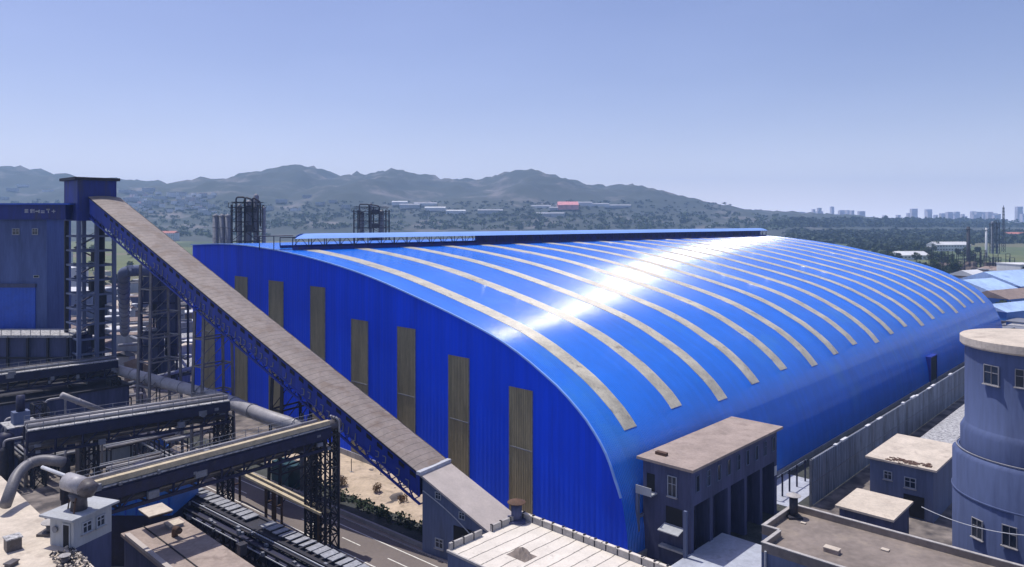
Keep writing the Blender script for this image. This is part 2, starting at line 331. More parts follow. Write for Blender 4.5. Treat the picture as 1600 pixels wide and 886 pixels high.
for j in range(NB_ + 1):
    for i in range(NA + 1):
        A = a0 + (a1 - a0) * i / NA; P0 = RP(A, 73.7); s_off = (P0 - C0).dot(U)
        P = P0 + RN * (-s_off / RN.dot(U)) * (j / NB_)
        ed = min(1, j / 2) * min(1, (NB_ - j) / 2)
        sd.v.append((P.x, P.y, .06 + ed * (.25 + .5 * mn.fractal(Vector((P.x * .18, P.y * .18, 0)), 1, 2, 4))))
sd.f = [(j * (NA + 1) + i, j * (NA + 1) + i + 1, (j + 1) * (NA + 1) + i + 1, (j + 1) * (NA + 1) + i) for j in range(NB_) for i in range(NA)]
struct('sandy_lot', sd, 'sand', True)

# ------------------------------------------------------------------ foliage
def leafball(mb, c, rx, rz, n_, size, rnd):
    for _ in range(n_):
        th = rnd.uniform(0, 2 * math.pi); ph = math.acos(rnd.uniform(-1, 1)); r = rnd.uniform(.45, 1.05)
        p = c + Vector((rx * r * math.sin(ph) * math.cos(th), rx * r * math.sin(ph) * math.sin(th), rz * r * math.cos(ph)))
        a_ = Vector((rnd.gauss(0, 1), rnd.gauss(0, 1), rnd.gauss(0, .7))).normalized(); b_ = a_.cross(Vector((rnd.gauss(0, 1), rnd.gauss(0, 1), rnd.gauss(0, 1)))).normalized()
        s_ = size * rnd.uniform(.6, 1.3)
        mb.add([p - a_ * s_, p + b_ * s_ * .8, p + a_ * s_, p - b_ * s_ * .8], [(0, 1, 2, 3)])
def make_tree(label, h, r, seed, m='leaf', group=None, loc=Vector((0, 0, 0)), n_=16, leaf=.45, name='broadleaf_tree'):
    rnd = random.Random(seed); t = thing(name, label, 'tree', loc, group)
    tr = MB(); tr.tube([loc, loc + Vector((.1, .05, h * .35)), loc + Vector((.0, .2, h * .8))], .2, 7, True, [h * .03, h * .022, h * .006])
    cr = MB()
    for k in range(n_):
        th = rnd.uniform(0, 2 * math.pi); q = rnd.random(); rr = r * math.sqrt(rnd.random()) * .75; z = h * (.35 + .55 * q)
        rr *= 1 - .6 * max(0, q - .5)
        c = loc + Vector((rr * math.cos(th), rr * math.sin(th), z))
        tr.tube([loc + Vector((0, .1, z * .6)), c], .1, 4, False, [h * .012, h * .004])
        leafball(cr, c, r * rnd.uniform(.28, .45), r * rnd.uniform(.22, .36), 60, leaf, rnd)
    tr.build('trunk', 'bark', t); cr.build('crown', m, t)
    return t
# ------------------------------------------------------------------ the great blue storage shed
L_ = 241.0
PROF = [(0, 0), (.1, 3.1), (.35, 5), (1.0, 8.2), (2.0, 10.6), (2.7, 12.3), (3.5, 13.8), (5.1, 15.9), (7.6, 18.4), (11.5, 21.1), (15.6, 23.5), (22.1, 26.4), (34.2, 29.7), (45.4, 32.2),
        (53.4, 33.9), (62.4, 35.4), (72.3, 36.7), (83.3, 37.8), (95.4, 38.6), (105.4, 39.0), (116.2, 39.05), (133.0, 38.4)]
def catmull(P, s):
    for i in range(len(P) - 1):
        if P[i][0] <= s <= P[i + 1][0]:
            x0, y0_ = P[i]; x1, y1 = P[i + 1]
            m0 = (P[i + 1][1] - P[max(i - 1, 0)][1]) / (P[i + 1][0] - P[max(i - 1, 0)][0]) if i > 0 else (y1 - y0_) / (x1 - x0)
            j = min(i + 2, len(P) - 1); m1 = (P[j][1] - y0_) / (P[j][0] - x0)
            h_ = x1 - x0; q = (s - x0) / h_
            return (2 * q ** 3 - 3 * q * q + 1) * y0_ + (q ** 3 - 2 * q * q + q) * h_ * m0 + (-2 * q ** 3 + 3 * q * q) * y1 + (q ** 3 - q * q) * h_ * m1
    return P[-1][1]
SS = [0, .02, .05, .1, .2, .35, .55, .8, 1.1, 1.5, 2.0, 2.7, 3.5, 4.4, 5.5, 6.8, 8.3, 10, 12, 14.5] + [17 + 2.5 * i for i in range(46)] + [133.0]
RAW = [(s, catmull(PROF, s)) for s in SS]
def smooth_prof(P, it=2):                   # even out the bends by position along the curve
    P = list(P)
    for _ in range(it): P = [P[0]] + [(P[i][0], .25 * P[i - 1][1] + .5 * P[i][1] + .25 * P[i + 1][1]) if P[i][0] > 8 else P[i] for i in range(1, len(P) - 1)] + [P[-1]]
    return P
RAW = smooth_prof(RAW, 3)
def rz(s, t=0):
    for (a_, za), (b_, zb) in zip(RAW, RAW[1:]):
        if a_ <= s <= b_: return (za + (zb - za) * (s - a_) / (b_ - a_)) * (1 - .00010 * max(t, 0))
    return RAW[-1][1]
shed = thing('storage_shed', 'vast arched blue steel storage shed with pale skylight strips across its roof', 'storage shed', W(0, 0))
NT = 48
m = MB()
for i in range(NT + 1):
    t = -0.35 + (L_ + .7) * i / NT
    m.v += [tuple(W(t, s, z * (1 - .00010 * max(t, 0)))) for s, z in RAW]
K = len(RAW); m.f = [(i * K + k, i * K + k + 1, (i + 1) * K + k + 1, (i + 1) * K + k) for i in range(NT) for k in range(K - 1)]
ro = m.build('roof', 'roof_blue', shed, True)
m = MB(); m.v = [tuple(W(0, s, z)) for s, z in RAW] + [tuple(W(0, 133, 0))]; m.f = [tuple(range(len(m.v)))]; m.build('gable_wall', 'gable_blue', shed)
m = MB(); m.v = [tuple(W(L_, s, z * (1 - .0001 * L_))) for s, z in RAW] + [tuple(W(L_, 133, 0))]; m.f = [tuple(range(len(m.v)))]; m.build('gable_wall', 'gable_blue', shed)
m = MB(); m.add([W(0, 133, 0), W(L_, 133, 0), W(L_, 133, 37.5), W(0, 133, 38.4)], [(0, 1, 2, 3)]); m.build('back_wall', 'gable_blue', shed)
# verge trim with the ends of the roofing ribs
m = MB()
for i in range(8, K - 1):
    a_, b_ = RAW[i], RAW[i + 1]; m.beam(W(-.42, a_[0], a_[1] + .02), W(-.42, b_[0], b_[1] + .02), .28, .22)
m.build('verge_trim', 'vent_blue', shed)
strip_mb = None
for k in range(18):
    t0 = 7.0 + 13.2 * k; wid = 3.0
    s_end = 4.7 + .5 * math.sin(k * 2.1) * (1 if k else 0); m = MB()
    SSs = [s_end] + [s for s in SS if s_end + .2 < s < 89] + [89.0]
    rnd = random.Random(k); wob = 0
    for j, s in enumerate(SSs):
        zz = rz(s, t0); ds = .5; sl_ = (rz(s + ds, t0) - rz(s - ds, t0)) / (2 * ds); nn_ = Vector((0, -sl_, 1)).normalized()
        wob = wob * .6 + rnd.uniform(-.07, .07)
        for q in (-1, 1):
            m.v.append(tuple(W(t0 + q * wid / 2 + wob, s + nn_.y * .09, zz + nn_.z * .09)))
        for q in (-1, 1):
            m.v.append(tuple(W(t0 + q * (wid / 2 + .02) + wob, s, zz - .02)))
    for j in range(len(SSs) - 1):
        a4, b4 = j * 4, (j + 1) * 4
        m.f += [(a4, b4, b4 + 1, a4 + 1), (a4 + 2, b4 + 2, b4, a4), (a4 + 1, b4 + 1, b4 + 3, a4 + 3)]
    m.f.append((0, 1, 3, 2))
    m.build('skylight_strip', 'skylight', shed)
# tall light panels in the gable, from their place in the wall
def gable_s(x):
    q = (x - 800) / F; return (C0.x - q * C0.y) / (q * Wd.y - Wd.x)
for x0, x1, yt in ((318, 336, 428), (368, 387, 432), (421, 443, 439), (486, 508, 448), (550, 575, 500), (622, 649, 512), (702, 733, 557), (797, 832, 607)):
    s1, s0 = gable_s(x0), gable_s(x1); P = W(0, (s0 + s1) / 2); zt = H - (yt - Y0) * P.y / F
    m = MB().fb(-.10, -.02, s0, s1, 1.2, zt)
    pn = m.build('light_panel', 'skypanel', shed)
    f = MB().fb(-.17, -.10, s0 - .1, s1 + .1, zt * .55, zt * .55 + .16); f.fb(-.16, -.02, s0 - .12, s0, 1.2, zt); f.fb(-.16, -.02, s1, s1 + .12, 1.2, zt)
    f.build('flashing', 'steel_grey', pn)
# base plinth, side door
MB().fb(-.25, 0, 0, 133, 0, 1.1).build('plinth', 'conc', shed)
MB().fb(0, L_, -.3, -.02, 0, 1.0).build('plinth', 'conc', shed)
q = (1457 - 800) / F; td = (q * C0.y - C0.x) / (U.x - q * U.y)
d = MB().fb(td - 3, td + 3, -.25, .9, 0, 7.4).build('side_door', 'dark', shed)
m = MB(); m.fb(td - 3.3, td - 3, -.4, .9, 0, 7.7).fb(td + 3, td + 3.3, -.4, .9, 0, 7.7).fb(td - 3, td + 3, -.4, .9, 7.4, 7.7); m.build('frame', 'blue_side', d)
# ridge ventilator
def rzl(s, t): return rz(s) * (1 - .0001 * t)
rv = MB(); NV = 60
for i in range(NV):
    ta, tb = 3 + (L_ - 6) * i / NV, 3 + (L_ - 6) * (i + 1) / NV
    for tt, last in ((ta, False), (tb, True)):
        pass
prof_v = [(-3.5, 2.3), (-2.4, 2.85), (-1.2, 3.2), (0, 3.35), (1.2, 3.2), (2.4, 2.85), (3.5, 2.3)]
rvm = MB(); TT = [3 + (L_ - 6) * i / NV for i in range(NV + 1)]
for i, t in enumerate(TT):
    tt = t + 0
    for ds, dz in prof_v: rvm.v.append(tuple(W(tt + (3.5 + ds) * 1.5 * (1 if i == 0 else 0) , 92 + ds, rzl(92, t) + dz)))
KP = len(prof_v)
rvm.f = [(i * KP + k, i * KP + k + 1, (i + 1) * KP + k + 1, (i + 1) * KP + k) for i in range(NV) for k in range(KP - 1)]
vent = rvm.build('ridge_ventilator', 'vent_blue', shed, True)
fr = MB(); up_ = MB()
up_.beam(W(3, 89.3, rzl(89.3, 3) + .3), W(L_ - 3, 89.3, rzl(89.3, L_) + .3), .15, .6)
up_.beam(W(3, 94.7, rzl(94.7, 3) + .3), W(L_ - 3, 94.7, rzl(94.7, L_) + .3), .15, .6)
up_.build('upstand', 'dark_blue', vent)
for i, t in enumerate([3 + 3.92 * k for k in range(61)]):
    for s in (89.3, 94.7):
        fr.beam(W(t, s, rzl(s, t) + .3), W(t, s, rzl(92, t) + 2.5), .16)
    if i < 60:
        fr.beam(W(t, 89.3, rzl(89, t) + .6), W(t + 1.96, 89.3, rzl(92, t) + 2.45), .1); fr.beam(W(t + 1.96, 89.3, rzl(92, t) + 2.45), W(t + 3.92, 89.3, rzl(89, t) + .6), .1)
for s in (89.3, 94.7):
    fr.beam(W(3, s, rzl(92, 3) + 2.45), W(L_ - 3, s, rzl(92, L_) + 2.45), .18)
fr.build('lattice', 'steel_navy', vent)
dk = MB(); dk.add([W(60, 91.9, rzl(92, 60) + .2), W(L_ - 3, 91.9, rzl(92, L_) + .2), W(L_ - 3, 91.9, rzl(92, L_) + 2.9), W(60, 91.9, rzl(92, 60) + 2.9)], [(0, 1, 2, 3)])
dk.build('baffle', 'dark_blue', vent)
wk = MB(); wk.beam(W(-4, 92, rz(92) + 2.9), W(4, 92, rz(92) + 2.9), 2.4, .15)
for t in (-3.8, -.5): wk.beam(W(t, 91, rz(91)), W(t, 91, rz(92) + 2.9), .15)
wk.build('end_platform', 'steel_navy', vent)

# ------------------------------------------------------------------ buildings in the yard
def flat_building(name, label, cat, t0, t1, s0, s1, z0, z1, wall='conc', roof='roof_dust', over=.5, thick=.35, parapet=0, group=None):
    o = thing(name, label, cat, W((t0 + t1) / 2, (s0 + s1) / 2, z0), group)
    MB().fb(t0, t1, s0, s1, z0, z1).build('wall', wall, o)
    r = MB().fb(t0 - over, t1 + over, s0 - over, s1 + over, z1 + .002, z1 + thick).build('roof', roof, o)
    if parapet:
        p = MB(); e = .3; zt = z1 + thick; a_, b_, c_, d_ = t0 - over, t1 + over, s0 - over, s1 + over
        p.fb(a_, a_ + e, c_, d_, zt + .003, zt + parapet).fb(b_ - e, b_, c_, d_, zt + .003, zt + parapet).fb(a_ + e, b_ - e, c_, c_ + e, zt + .003, zt + parapet).fb(a_ + e, b_ - e, d_ - e, d_, zt + .003, zt + parapet)
        p.build('parapet', 'parapet', r)
    return o, r
def face_window(o, face, a_, z, w, h, T, **k):
    """face 'g' looks to the gable side at t=T, 'r' looks to the right at s=T; a_ is the coordinate along the wall"""
    if face == 'g': return window(o, W(T, a_, z), Wd, UN, w, h, **k)
    return window(o, W(a_, T, z), U, PN, w, h, **k)
def vent_pipe(label, p, r, h, m_='steel_dark', cap='parapet', group=None):
    o = thing('vent_pipe', label, 'vent pipe', p, group)
    MB().tube([p, p + UP * h], r, 16).build('pipe', m_, o, True)
    MB().obox(p + UP * .12, Vector((r * 1.7, 0, 0)), Vector((0, r * 1.7, 0)), UP * .12).build('base', m_, o)
    MB().lathe(p, [(.02, h + r * 1.25), (r * 1.75, h + r * .55), (r * 1.75, h + r * .45), (.02, h + r * .3)], 16).build('cap', cap, o)
    b_ = MB()
    for k in range(4): v = Vector((math.cos(k * 1.57 + .4), math.sin(k * 1.57 + .4), 0)) * r; b_.beam(p + v + UP * (h - .1), p + v * 1.2 + UP * (h + r * .5), .06)
    b_.build('bracket', m_, o)
    return o

# raised concrete apron in front of the bay building
ta1, sa1 = ts(1180, 860, 2.35); ap = MB().fb(-4, ta1 + 2, sa1 - 4, -6.6, 0, 2.35); struct('loading_apron', ap, 'apron')
# A: the bay building with the deep piers
ZB = 13.3
tA, sA = ts(1082, 735, ZB); tB, sB = ts(1225, 667, ZB); tC, sC = ts(997, 712, ZB)
t0, t1, s0, s1 = tA + .6, tB - .6, sA + .6, sC - .5
bay = thing('bay_building', 'dark concrete building with dusty flat roof and deep bays between piers beside the blue shed', 'building', W((t0 + t1) / 2, (s0 + s1) / 2, 0))
MB().fb(t0, t1, s0 + 2.0, s1, 0, 8.2).fb(t0, t1, s0, s1, 8.2, ZB - .35).build('wall', 'conc_dark', bay)
r = MB().fb(t0 - .7, t1 + .7, s0 - .7, s1 + .6, ZB - .348, ZB).build('roof', 'roof_dust', bay)
MB().obox(W(t0 + 2, s1 - 1.6, ZB + .2), U * .35, Wd * .8, UP * .2).build('loose_block', 'rust', r)
for k in range(6):
    tt = t0 + .4 + (t1 - t0 - .8) * k / 5
    MB().fb(tt - .42, tt + .42, s0, s0 + 1.995, 0, 8.197).build('pier', 'conc_dark', bay)
for k in range(5):
    tt = t0 + .4 + (t1 - t0 - .8) * (k + .5) / 5
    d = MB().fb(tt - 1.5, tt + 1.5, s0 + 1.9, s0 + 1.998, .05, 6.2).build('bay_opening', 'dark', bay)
for k in range(9):
    tt = t0 + 1.7 + (t1 - t0 - 3) * k / 8
    face_window(bay, 'r', tt, 10.9, .9, 2.1, s0, sill=False, cross=k % 3 == 1, frame_m='conc_blue', fw=.6)
face_window(bay, 'g', (s0 + s1) / 2 - .9, 10.3, 1.25, 2.6, t0, fw=.55)
MB().fb(t0 - .05, t0 - .003, s0 + 1.2, s0 + 3.6, 5.0, 7.6).build('opening', 'dark', bay)
m = MB(); m.fb(t0 - 1.5, t0 - .01, s1 - 2.2, s1 + .2, 8.7, 8.9); m.fb(t0 - 1.5, t0 - 1.4, s1 - 2.2, s1 + .2, 8.9, 9.8); m.build('balcony', 'plaster', bay)
MB().fb(t0 - .05, t0 - .003, s1 - 1.8, s1 - .6, 8.9, 11.2).build('door', 'dark', bay)
m = MB(); m.fb(t0 - 1.5, t0 - 1.1, s1 - .2, s1 + .2, 0, 8.7).fb(t0 - 1.5, t0 - 1.1, s0 - .2, s0 + .2, 0, 8.2); m.build('column', 'conc_blue', bay)
m = MB(); m.fb(t0 - 1.1, t0 - .01, s1 - .15, s1 + .15, 5.3, 5.7); m.build('tie_beam', 'conc_blue', bay)
m = MB(); c = W(t0 - .9, s0 + 2.3, 5.1); m.obox(c, U * .85 - UP * -.22, Wd * 1.5, UP * .06); m.build('awning', 'plaster', bay)
m = MB(); m.fb(t0 - .9, t0 - .01, s0 + .6, s0 + 4.2, 2.35, 2.6); m.build('step', 'plaster', bay)
MB().fb(t1 - .9, t1 - .1, s0 - .06, s0 - .003, 6.0, 7.4).build('pale_square', 'white_far', bay)  # small white square near the right end of the wall
# B: white slab roof, bottom centre
ZW = 9.5
tp, sp_ = ts(815, 797, ZW + .9); tl, sl2 = ts(695, 857, ZW)
wt0, wt1 = tl, tp; ws1 = sp_; ws0 = ws1 - 45
wh = thing('white_roofed_building', 'low building with sunlit white slab roof and notched parapet in front of the blue shed', 'building', W((wt0 + wt1) / 2, (ws0 + ws1) / 2, 0))
MB().fb(wt0, wt1, ws0, ws1, 0, ZW - .3).build('wall', 'conc_blue', wh)
rf = MB().fb(wt0, wt1, ws0, ws1, ZW - .298, ZW).build('roof', 'roof_white', wh)
p = MB(); p.fb(wt1 - .28, wt1, ws0, ws1 - .28, ZW + .002, ZW + .72); p.build('parapet', 'parapet', rf)
MB().fb(wt0 + .1, wt0 + 4.9, ws1 - .28, ws1, ZW + .002, ZW + .72).build('parapet', 'parapet', rf); MB().fb(wt0 + 6.4, wt1, ws1 - .28, ws1, ZW + .002, ZW + .72).build('parapet', 'parapet', rf)
MB().fb(wt1 - .36, wt1 + .05, ws0, ws1, ZW + .722, ZW + .80).build('coping', 'roof_white', rf)
s = ws1 - .5
while s > ws0 + 2: MB().fb(wt1 - .31, wt1 + .06, s - .07, s + .07, ZW + .003, ZW + .92).build('parapet_post', 'steel_dark', rf); s -= 1.5
for t in (.6, 2.1, 3.6, 6.5, 8.0, 9.5, 11.0):
    if wt0 + t < wt1 - .5: MB().fb(wt0 + t - .07, wt0 + t + .07, ws1 - .31, ws1 + .03, ZW + .003, ZW + .82).build('parapet_post', 'steel_dark', rf)
m = MB(); m.beam(W(wt0 - .05, ws1 + .05, ZW - .1), W(wt0 - .05, ws0, ZW - .1), .2, .25); m.build('gutter', 'parapet', rf)
vent_pipe('squat vent pipe with rusty cone cap at the corner of the white slab roof', W(wt1 - 1.1, ws1 - .2, ZW), .62, 1.9, 'conc_dark', 'rust')
# crumpled tarp heap on the roof
hp = at(815, 868, ZW); m = MB(); rnd = random.Random(3)
hv = []
for i in range(9):
    for j in range(9):
        x_, y_ = (i - 4) / 4, (j - 4) / 4; d_ = math.hypot(x_, y_); z_ = max(0, 1 - d_ * d_) * .75 * rnd.uniform(.6, 1.2)
        hv.append(hp + U * x_ * .95 + Wd * y_ * 1.35 + UP * (z_ + .01))
m.add(hv, [(i * 9 + j, i * 9 + j + 1, (i + 1) * 9 + j + 1, (i + 1) * 9 + j) for i in range(8) for j in range(8)])
tag(m.build('tarp', 'roof_brown'), 'crumpled brown tarp lying on the white slab roof', 'tarp')
# C: the concrete gallery foot and its pale lower gallery
GD = Vector((-.827, .562, 0)).normalized(); GW = Vector((.562, .827, 0)).normalized(); SLP = .437
GA = atY(656, 738, 99.0)                     # lower left corner of the long gallery's roof
def GP(a_, b_, z=0): return GA + GD * a_ + GW * b_ + UP * (a_ * SLP + z)
foot = thing('gallery_foot_building', 'grey concrete building carrying the foot of the inclined conveyor gallery', 'building', Vector((GA.x, GA.y, 0)))
def gprism(a0_, a1_, b0_, b1_, zb0, zb1, zt, floor=False):
    """solid under the slope; bottoms at absolute heights zb0/zb1"""
    mb = MB(); vs = []
    for a_, zb in ((a0_, zb0), (a1_, zb1)):
        for b_ in (b0_, b1_):
            p_ = GP(a_, b_, zt); vs.append(p_.copy()); q_ = p_.copy(); q_.z = zb; vs.append(q_)
    return mb.add(vs, [(0, 1, 3, 2), (4, 6, 7, 5), (0, 4, 5, 1), (2, 3, 7, 6), (0, 2, 6, 4), (1, 5, 7, 3)])
gprism(-.2, -17, 0.3, 5.2, 0, 0, -.25).build('wall', 'conc_blue', foot)
mb = MB(); mb.obox(GP(-8.8, 2.75, -.1), (GD + UP * SLP) * 8.9, GW * 3.1, UP * .14); fr_ = mb.build('roof', 'pale_roof', foot)
MB().obox(GP(-.2, 2.75, .12), GD * .35, GW * 3.3, UP * .22).build('ridge_cap', 'steel_light', fr_)
for k, a_ in enumerate((-3, -7, -11)):
    c = GP(a_, .3, -1.3); m = window(foot, c, GD, -GW, .9, .9, sill=False)
for a_ in (-3.2,):
    c = GP(a_, .3, 0); c.z = 1.9; window(foot, c, GD, -GW, 1.3, 1.2)
mb = MB(); c = GP(-8.2, .27, 0); c.z = 3.3; mb.obox(c, GD * 2.6, GW * .03, UP * 1.6); mb.build('gateway', 'dark', foot)
mb = MB(); pts = []
for i in range(12):
    q = i / 11; p_ = GP(-.5 - 10.5 * q, .1, -2.2 + .6 * math.sin(q * 3) - q * 1.2); pts.append(p_)
mb.tube(pts, .07, 6); mb.build('drain_pipe', 'steel_light', foot)
# ------------------------------------------------------------------ long inclined gallery
GL = 88.5
gal = thing('conveyor_gallery', 'long inclined conveyor gallery, grey roofed and dark blue sided, rising to the transfer tower', 'conveyor gallery', Vector((GA.x, GA.y, 0)))
GWID = 5.8
m = MB(); NG = 84; rnd = random.Random(5)
cross = [(-.25, -.02), (.6, .10), (1.6, .22), (2.9, .26), (4.2, .22), (5.2, .10), (6.05, -.02)]
for i in range(NG + 1):
    for b_, z in cross: m.v.append(tuple(GP(GL * i / NG, b_, z + rnd.uniform(-.03, .03))))
kk = len(cross); m.f = [(i * kk + k, (i + 1) * kk + k, (i + 1) * kk + k + 1, i * kk + k + 1) for i in range(NG) for k in range(kk - 1)]
gr = m.build('roof', 'gal_roof', gal)
m = MB(); m.obox(GP(GL / 2, -.27, -.1), (GD + UP * SLP) * GL / 2, GW * .05, UP * .1); m.obox(GP(GL / 2, 6.07, -.1), (GD + UP * SLP) * GL / 2, GW * .05, UP * .1); m.build('gutter', 'steel_dark', gr)
for b_ in (0, GWID):
    m = MB(); m.obox(GP(GL / 2, b_, -1.6), (GD + UP * SLP) * GL / 2, GW * .06, UP * 1.5); sd_ = m.build('side_wall', 'blue_side', gal)
    if b_ == 0:
        for k in range(40):
            a_ = 1.2 + k * 2.07
            MB().obox(GP(a_, -.09, -.95), (GD + UP * SLP) * .5, GW * .03, UP * .28).build('side_window', 'dark', sd_)
tr = MB()
for b_ in (0, GWID):
    for z in (-3.2, -4.3): tr.beam(GP(0, b_, z), GP(GL, b_, z), .22, .3)
    k = 0; a_ = 0
    while a_ < GL - 2:
        tr.beam(GP(a_, b_, -3.2), GP(a_ + 1.05, b_, -4.3), .14); tr.beam(GP(a_ + 1.05, b_, -4.3), GP(a_ + 2.1, b_, -3.2), .14); a_ += 2.1
a_ = 0
while a_ < GL:
    tr.beam(GP(a_, 0, -4.3), GP(a_, GWID, -4.3), .14); a_ += 2.1
tr.build('truss', 'blue_side', gal)
MB().obox(GP(GL / 2, GWID / 2, -3.0), (GD + UP * SLP) * GL / 2, GW * GWID / 2, UP * .08).build('floor', 'dark_blue', gal)
br = MB(); rnd = random.Random(8)
for k in range(56):                          # pale brackets and conduit clips along the side
    a_ = 2 + k * 1.42 + rnd.uniform(-.2, .2); z0_ = rnd.uniform(-1.7, -2.3)
    if rnd.random() < .12: continue
    p0 = GP(a_, -.14, z0_); p1 = p0 + GD * .1 - UP * rnd.uniform(.7, 1.1); p2 = p1 + GD * rnd.uniform(.3, .6)
    br.beam(p0, p1, .1); br.beam(p1, p2, .1)
    if rnd.random() < .6: br.beam(p0, p0 + GD * .6 + UP * .1, .1)
br.build('cable_bracket', 'steel_grey', gal)
# trestles under the gallery
def trestle(label, a_, m_='pipe_mid', wid=3.6, grp='trestles under the inclined gallery'):
    top = GP(a_, 0, -4.2).z; base = GA + GD * a_; o = thing('gallery_trestle', label, 'trestle', Vector((base.x, base.y, 0)), grp)
    legs = []
    for da in (-wid / 2, wid / 2):
        for b_ in (.2, GWID - .2):
            p0 = Vector((base.x, base.y, 0)) + GD * da * 1.15 + GW * (b_ + (b_ - 2.9) * .25); p1 = GP(a_, b_, -4.2) + GD * da; p1.z = top
            MB().beam(p0, p1, .42).build('leg', m_, o); legs.append((p0, p1))
    n_ = max(2, int(top / 4.2)); b = MB()
    for (i, j) in ((0, 1), (0, 2), (1, 3), (2, 3)):
        for k in range(n_):
            z0_, z1_ = k / n_, (k + 1) / n_
            A0 = legs[i][0].lerp(legs[i][1], z0_); A1 = legs[i][0].lerp(legs[i][1], z1_); B0 = legs[j][0].lerp(legs[j][1], z0_); B1 = legs[j][0].lerp(legs[j][1], z1_)
            b.beam(A1, B1, .24)
            if (i, j) in ((0, 1), (2, 3)): b.beam(A0, B1, .1)
    b.build('bracing', m_, o)
    return o
trestle('tall braced trestle holding the gallery near the transfer tower', 68)
trestle('braced trestle under the gallery beside the left end of the blue gable wall', 51, wid=2.6)
trestle('shorter trestle under the middle of the gallery in front of the blue gable', 30, 'steel_dark', 2.4)
# ------------------------------------------------------------------ transfer tower
TY = 148.0
def TX(x): return (x - 800) / F * TY
def TZ(y): return H - (y - Y0) * TY / F
tw = thing('transfer_tower', 'tall open concrete frame tower topped by a dark blue cabin at the gallery head', 'tower', Vector((TX(140), TY, 0)))
xa, xb = TX(100), TX(122); ya, yb = TY, TY + 10
tk = Vector((TX(121), TY, 0)) - C0; tkt, tks = tk.dot(U), tk.dot(Wd); DT, DS = 7.3, 8.8
MB().fb(tkt, tkt + DT, tks, tks + DS, TZ(345), TZ(281)).build('cabin', 'dark_blue', tw)
MB().fb(tkt - .7, tkt + DT + .5, tks - .7, tks + DS + .7, TZ(281) + .003, TZ(276.5)).build('roof', 'steel_dark', tw)
cg = [(tkt + .35, tks + .35), (tkt + DT * .5, tks + .35), (tkt + DT - .35, tks + .35), (tkt + .35, tks + DS - .35), (tkt + DT - .35, tks + DS - .35), (tkt + DT * .5, tks + DS - .35)]
for i, (a_, b_) in enumerate(cg): MB().fb(a_ - .35, a_ + .35, b_ - .35, b_ + .35, 0, TZ(345) - .003).build('column', 'steel_dark' if i == 3 else 'conc_blue', tw)
z = TZ(345) - 3.0
while z > 2:
    fl = MB(); fl.fb(tkt + .7, tkt + DT - .7, tks + .15, tks + .5, z - .38, z); fl.fb(tkt + .7, tkt + DT - .7, tks + DS - .5, tks + DS - .15, z - .38, z)
    fl.fb(tkt + .15, tkt + .5, tks + .15, tks + DS - .15, z - .37, z - .003); fl.fb(tkt + DT - .5, tkt + DT - .15, tks + .15, tks + DS - .15, z - .37, z - .003)
    fl.build('floor_beam', 'conc_blue', tw); z -= 3.0
st = MB(); z = 0; k = 0; top = TZ(345) - 3
while z < top:
    t_a, t_b = (tkt + 1, tkt + DT - 1) if k % 2 else (tkt + DT - 1, tkt + 1)
    st.beam(W(t_a, tks + DS * .6, z), W(t_b, tks + DS * .6, z + 3), 1.2, .15); st.beam(W(t_a, tks + DS * .6 - .6, z + 1.1), W(t_b, tks + DS * .6 - .6, z + 4.1), .08)
    z += 3; k += 1
st.build('stair', 'steel_navy', tw)
rnd = random.Random(2)
for k in range(9):
    z = 3.0 * rnd.randint(1, 12) + .1; tt = tkt + rnd.uniform(.8, DT - 3); MB().fb(tt, tt + 2, tks + 2.2, tks + 4, z, z + 2.0).build('equipment_box', 'steel_dark', tw)
MB().tube([W(tkt + DT * .72, tks + 3.5, 0), W(tkt + DT * .72, tks + 3.5, TZ(350))], .9, 12).build('chute', 'steel_dark', tw, True)
# horizontal gallery to the left, with small pale lettering
hg = thing('bridge_gallery', 'level dark blue conveyor bridge entering the transfer tower from the left', 'conveyor gallery', Vector((TX(0), TY, TZ(345))))
MB().wb(TX(-260), xa - .02, ya + .5, ya + 4.5, TZ(343), TZ(320)).build('side_wall', 'dark_blue', hg)
MB().wb(TX(-260), TX(109), ya - .1, ya + 5, TZ(320) + .003, TZ(317.5)).build('roof', 'blue_panel', hg)
mk = MB(); rnd = random.Random(21); x = 36
while x < 95:
    zc = TZ(329.5); hh = .85; w__ = .75; X_ = TX(x); yy = ya + .47
    if rnd.random() < .82:
        for _ in range(rnd.randint(2, 4)):
            if rnd.random() < .5: xo = rnd.uniform(0, w__); mk.wb(X_ + xo, X_ + xo + .14, yy - .02, yy, zc - hh / 2, zc + hh / 2 * rnd.uniform(.3, 1))
            else: zo = rnd.uniform(-hh / 2, hh / 2); mk.wb(X_, X_ + w__, yy - .02, yy, zo + zc - .07, zo + zc + .07)
    x += 8.5
mk.build('painted_lettering', 'steel_light', hg)
# concrete block tower at the left edge
BY = 163.0
def BX(x): return (x - 800) / F * BY
def BZ(y): return H - (y - Y0) * BY / F
bk = thing('concrete_block_tower', 'tall grey concrete block with two small windows and blue lower sheeting, left edge', 'building', Vector((BX(20), BY, 0)))
MB().wb(BX(-120), BX(73), BY, BY + 9, 0, BZ(343)).build('wall', 'block_blue', bk)
MB().wb(BX(-122), BX(76), BY - .4, BY + 9.4, BZ(343) + .003, BZ(338.5)).build('roof', 'conc_dark', bk)
MB().wb(BX(-120), BX(56), BY - .25, BY - .004, BZ(560), BZ(449)).build('blue_sheeting', 'blue_panel', bk)
MB().wb(BX(-120), BX(57), BY - .5, BY - .004, BZ(449) + .003, BZ(443)).build('ledge', 'conc_dark', bk)
for x in (25, 55):
    window(bk, Vector((BX(x), BY, BZ(362))), Vector((1, 0, 0)), Vector((0, -1, 0)), 1.5 if x < 40 else 1.2, 1.3, sill=False)
window(bk, Vector((BX(57), BY, BZ(432))), Vector((1, 0, 0)), Vector((0, -1, 0)), 1.2, .5, cross=False, sill=False)

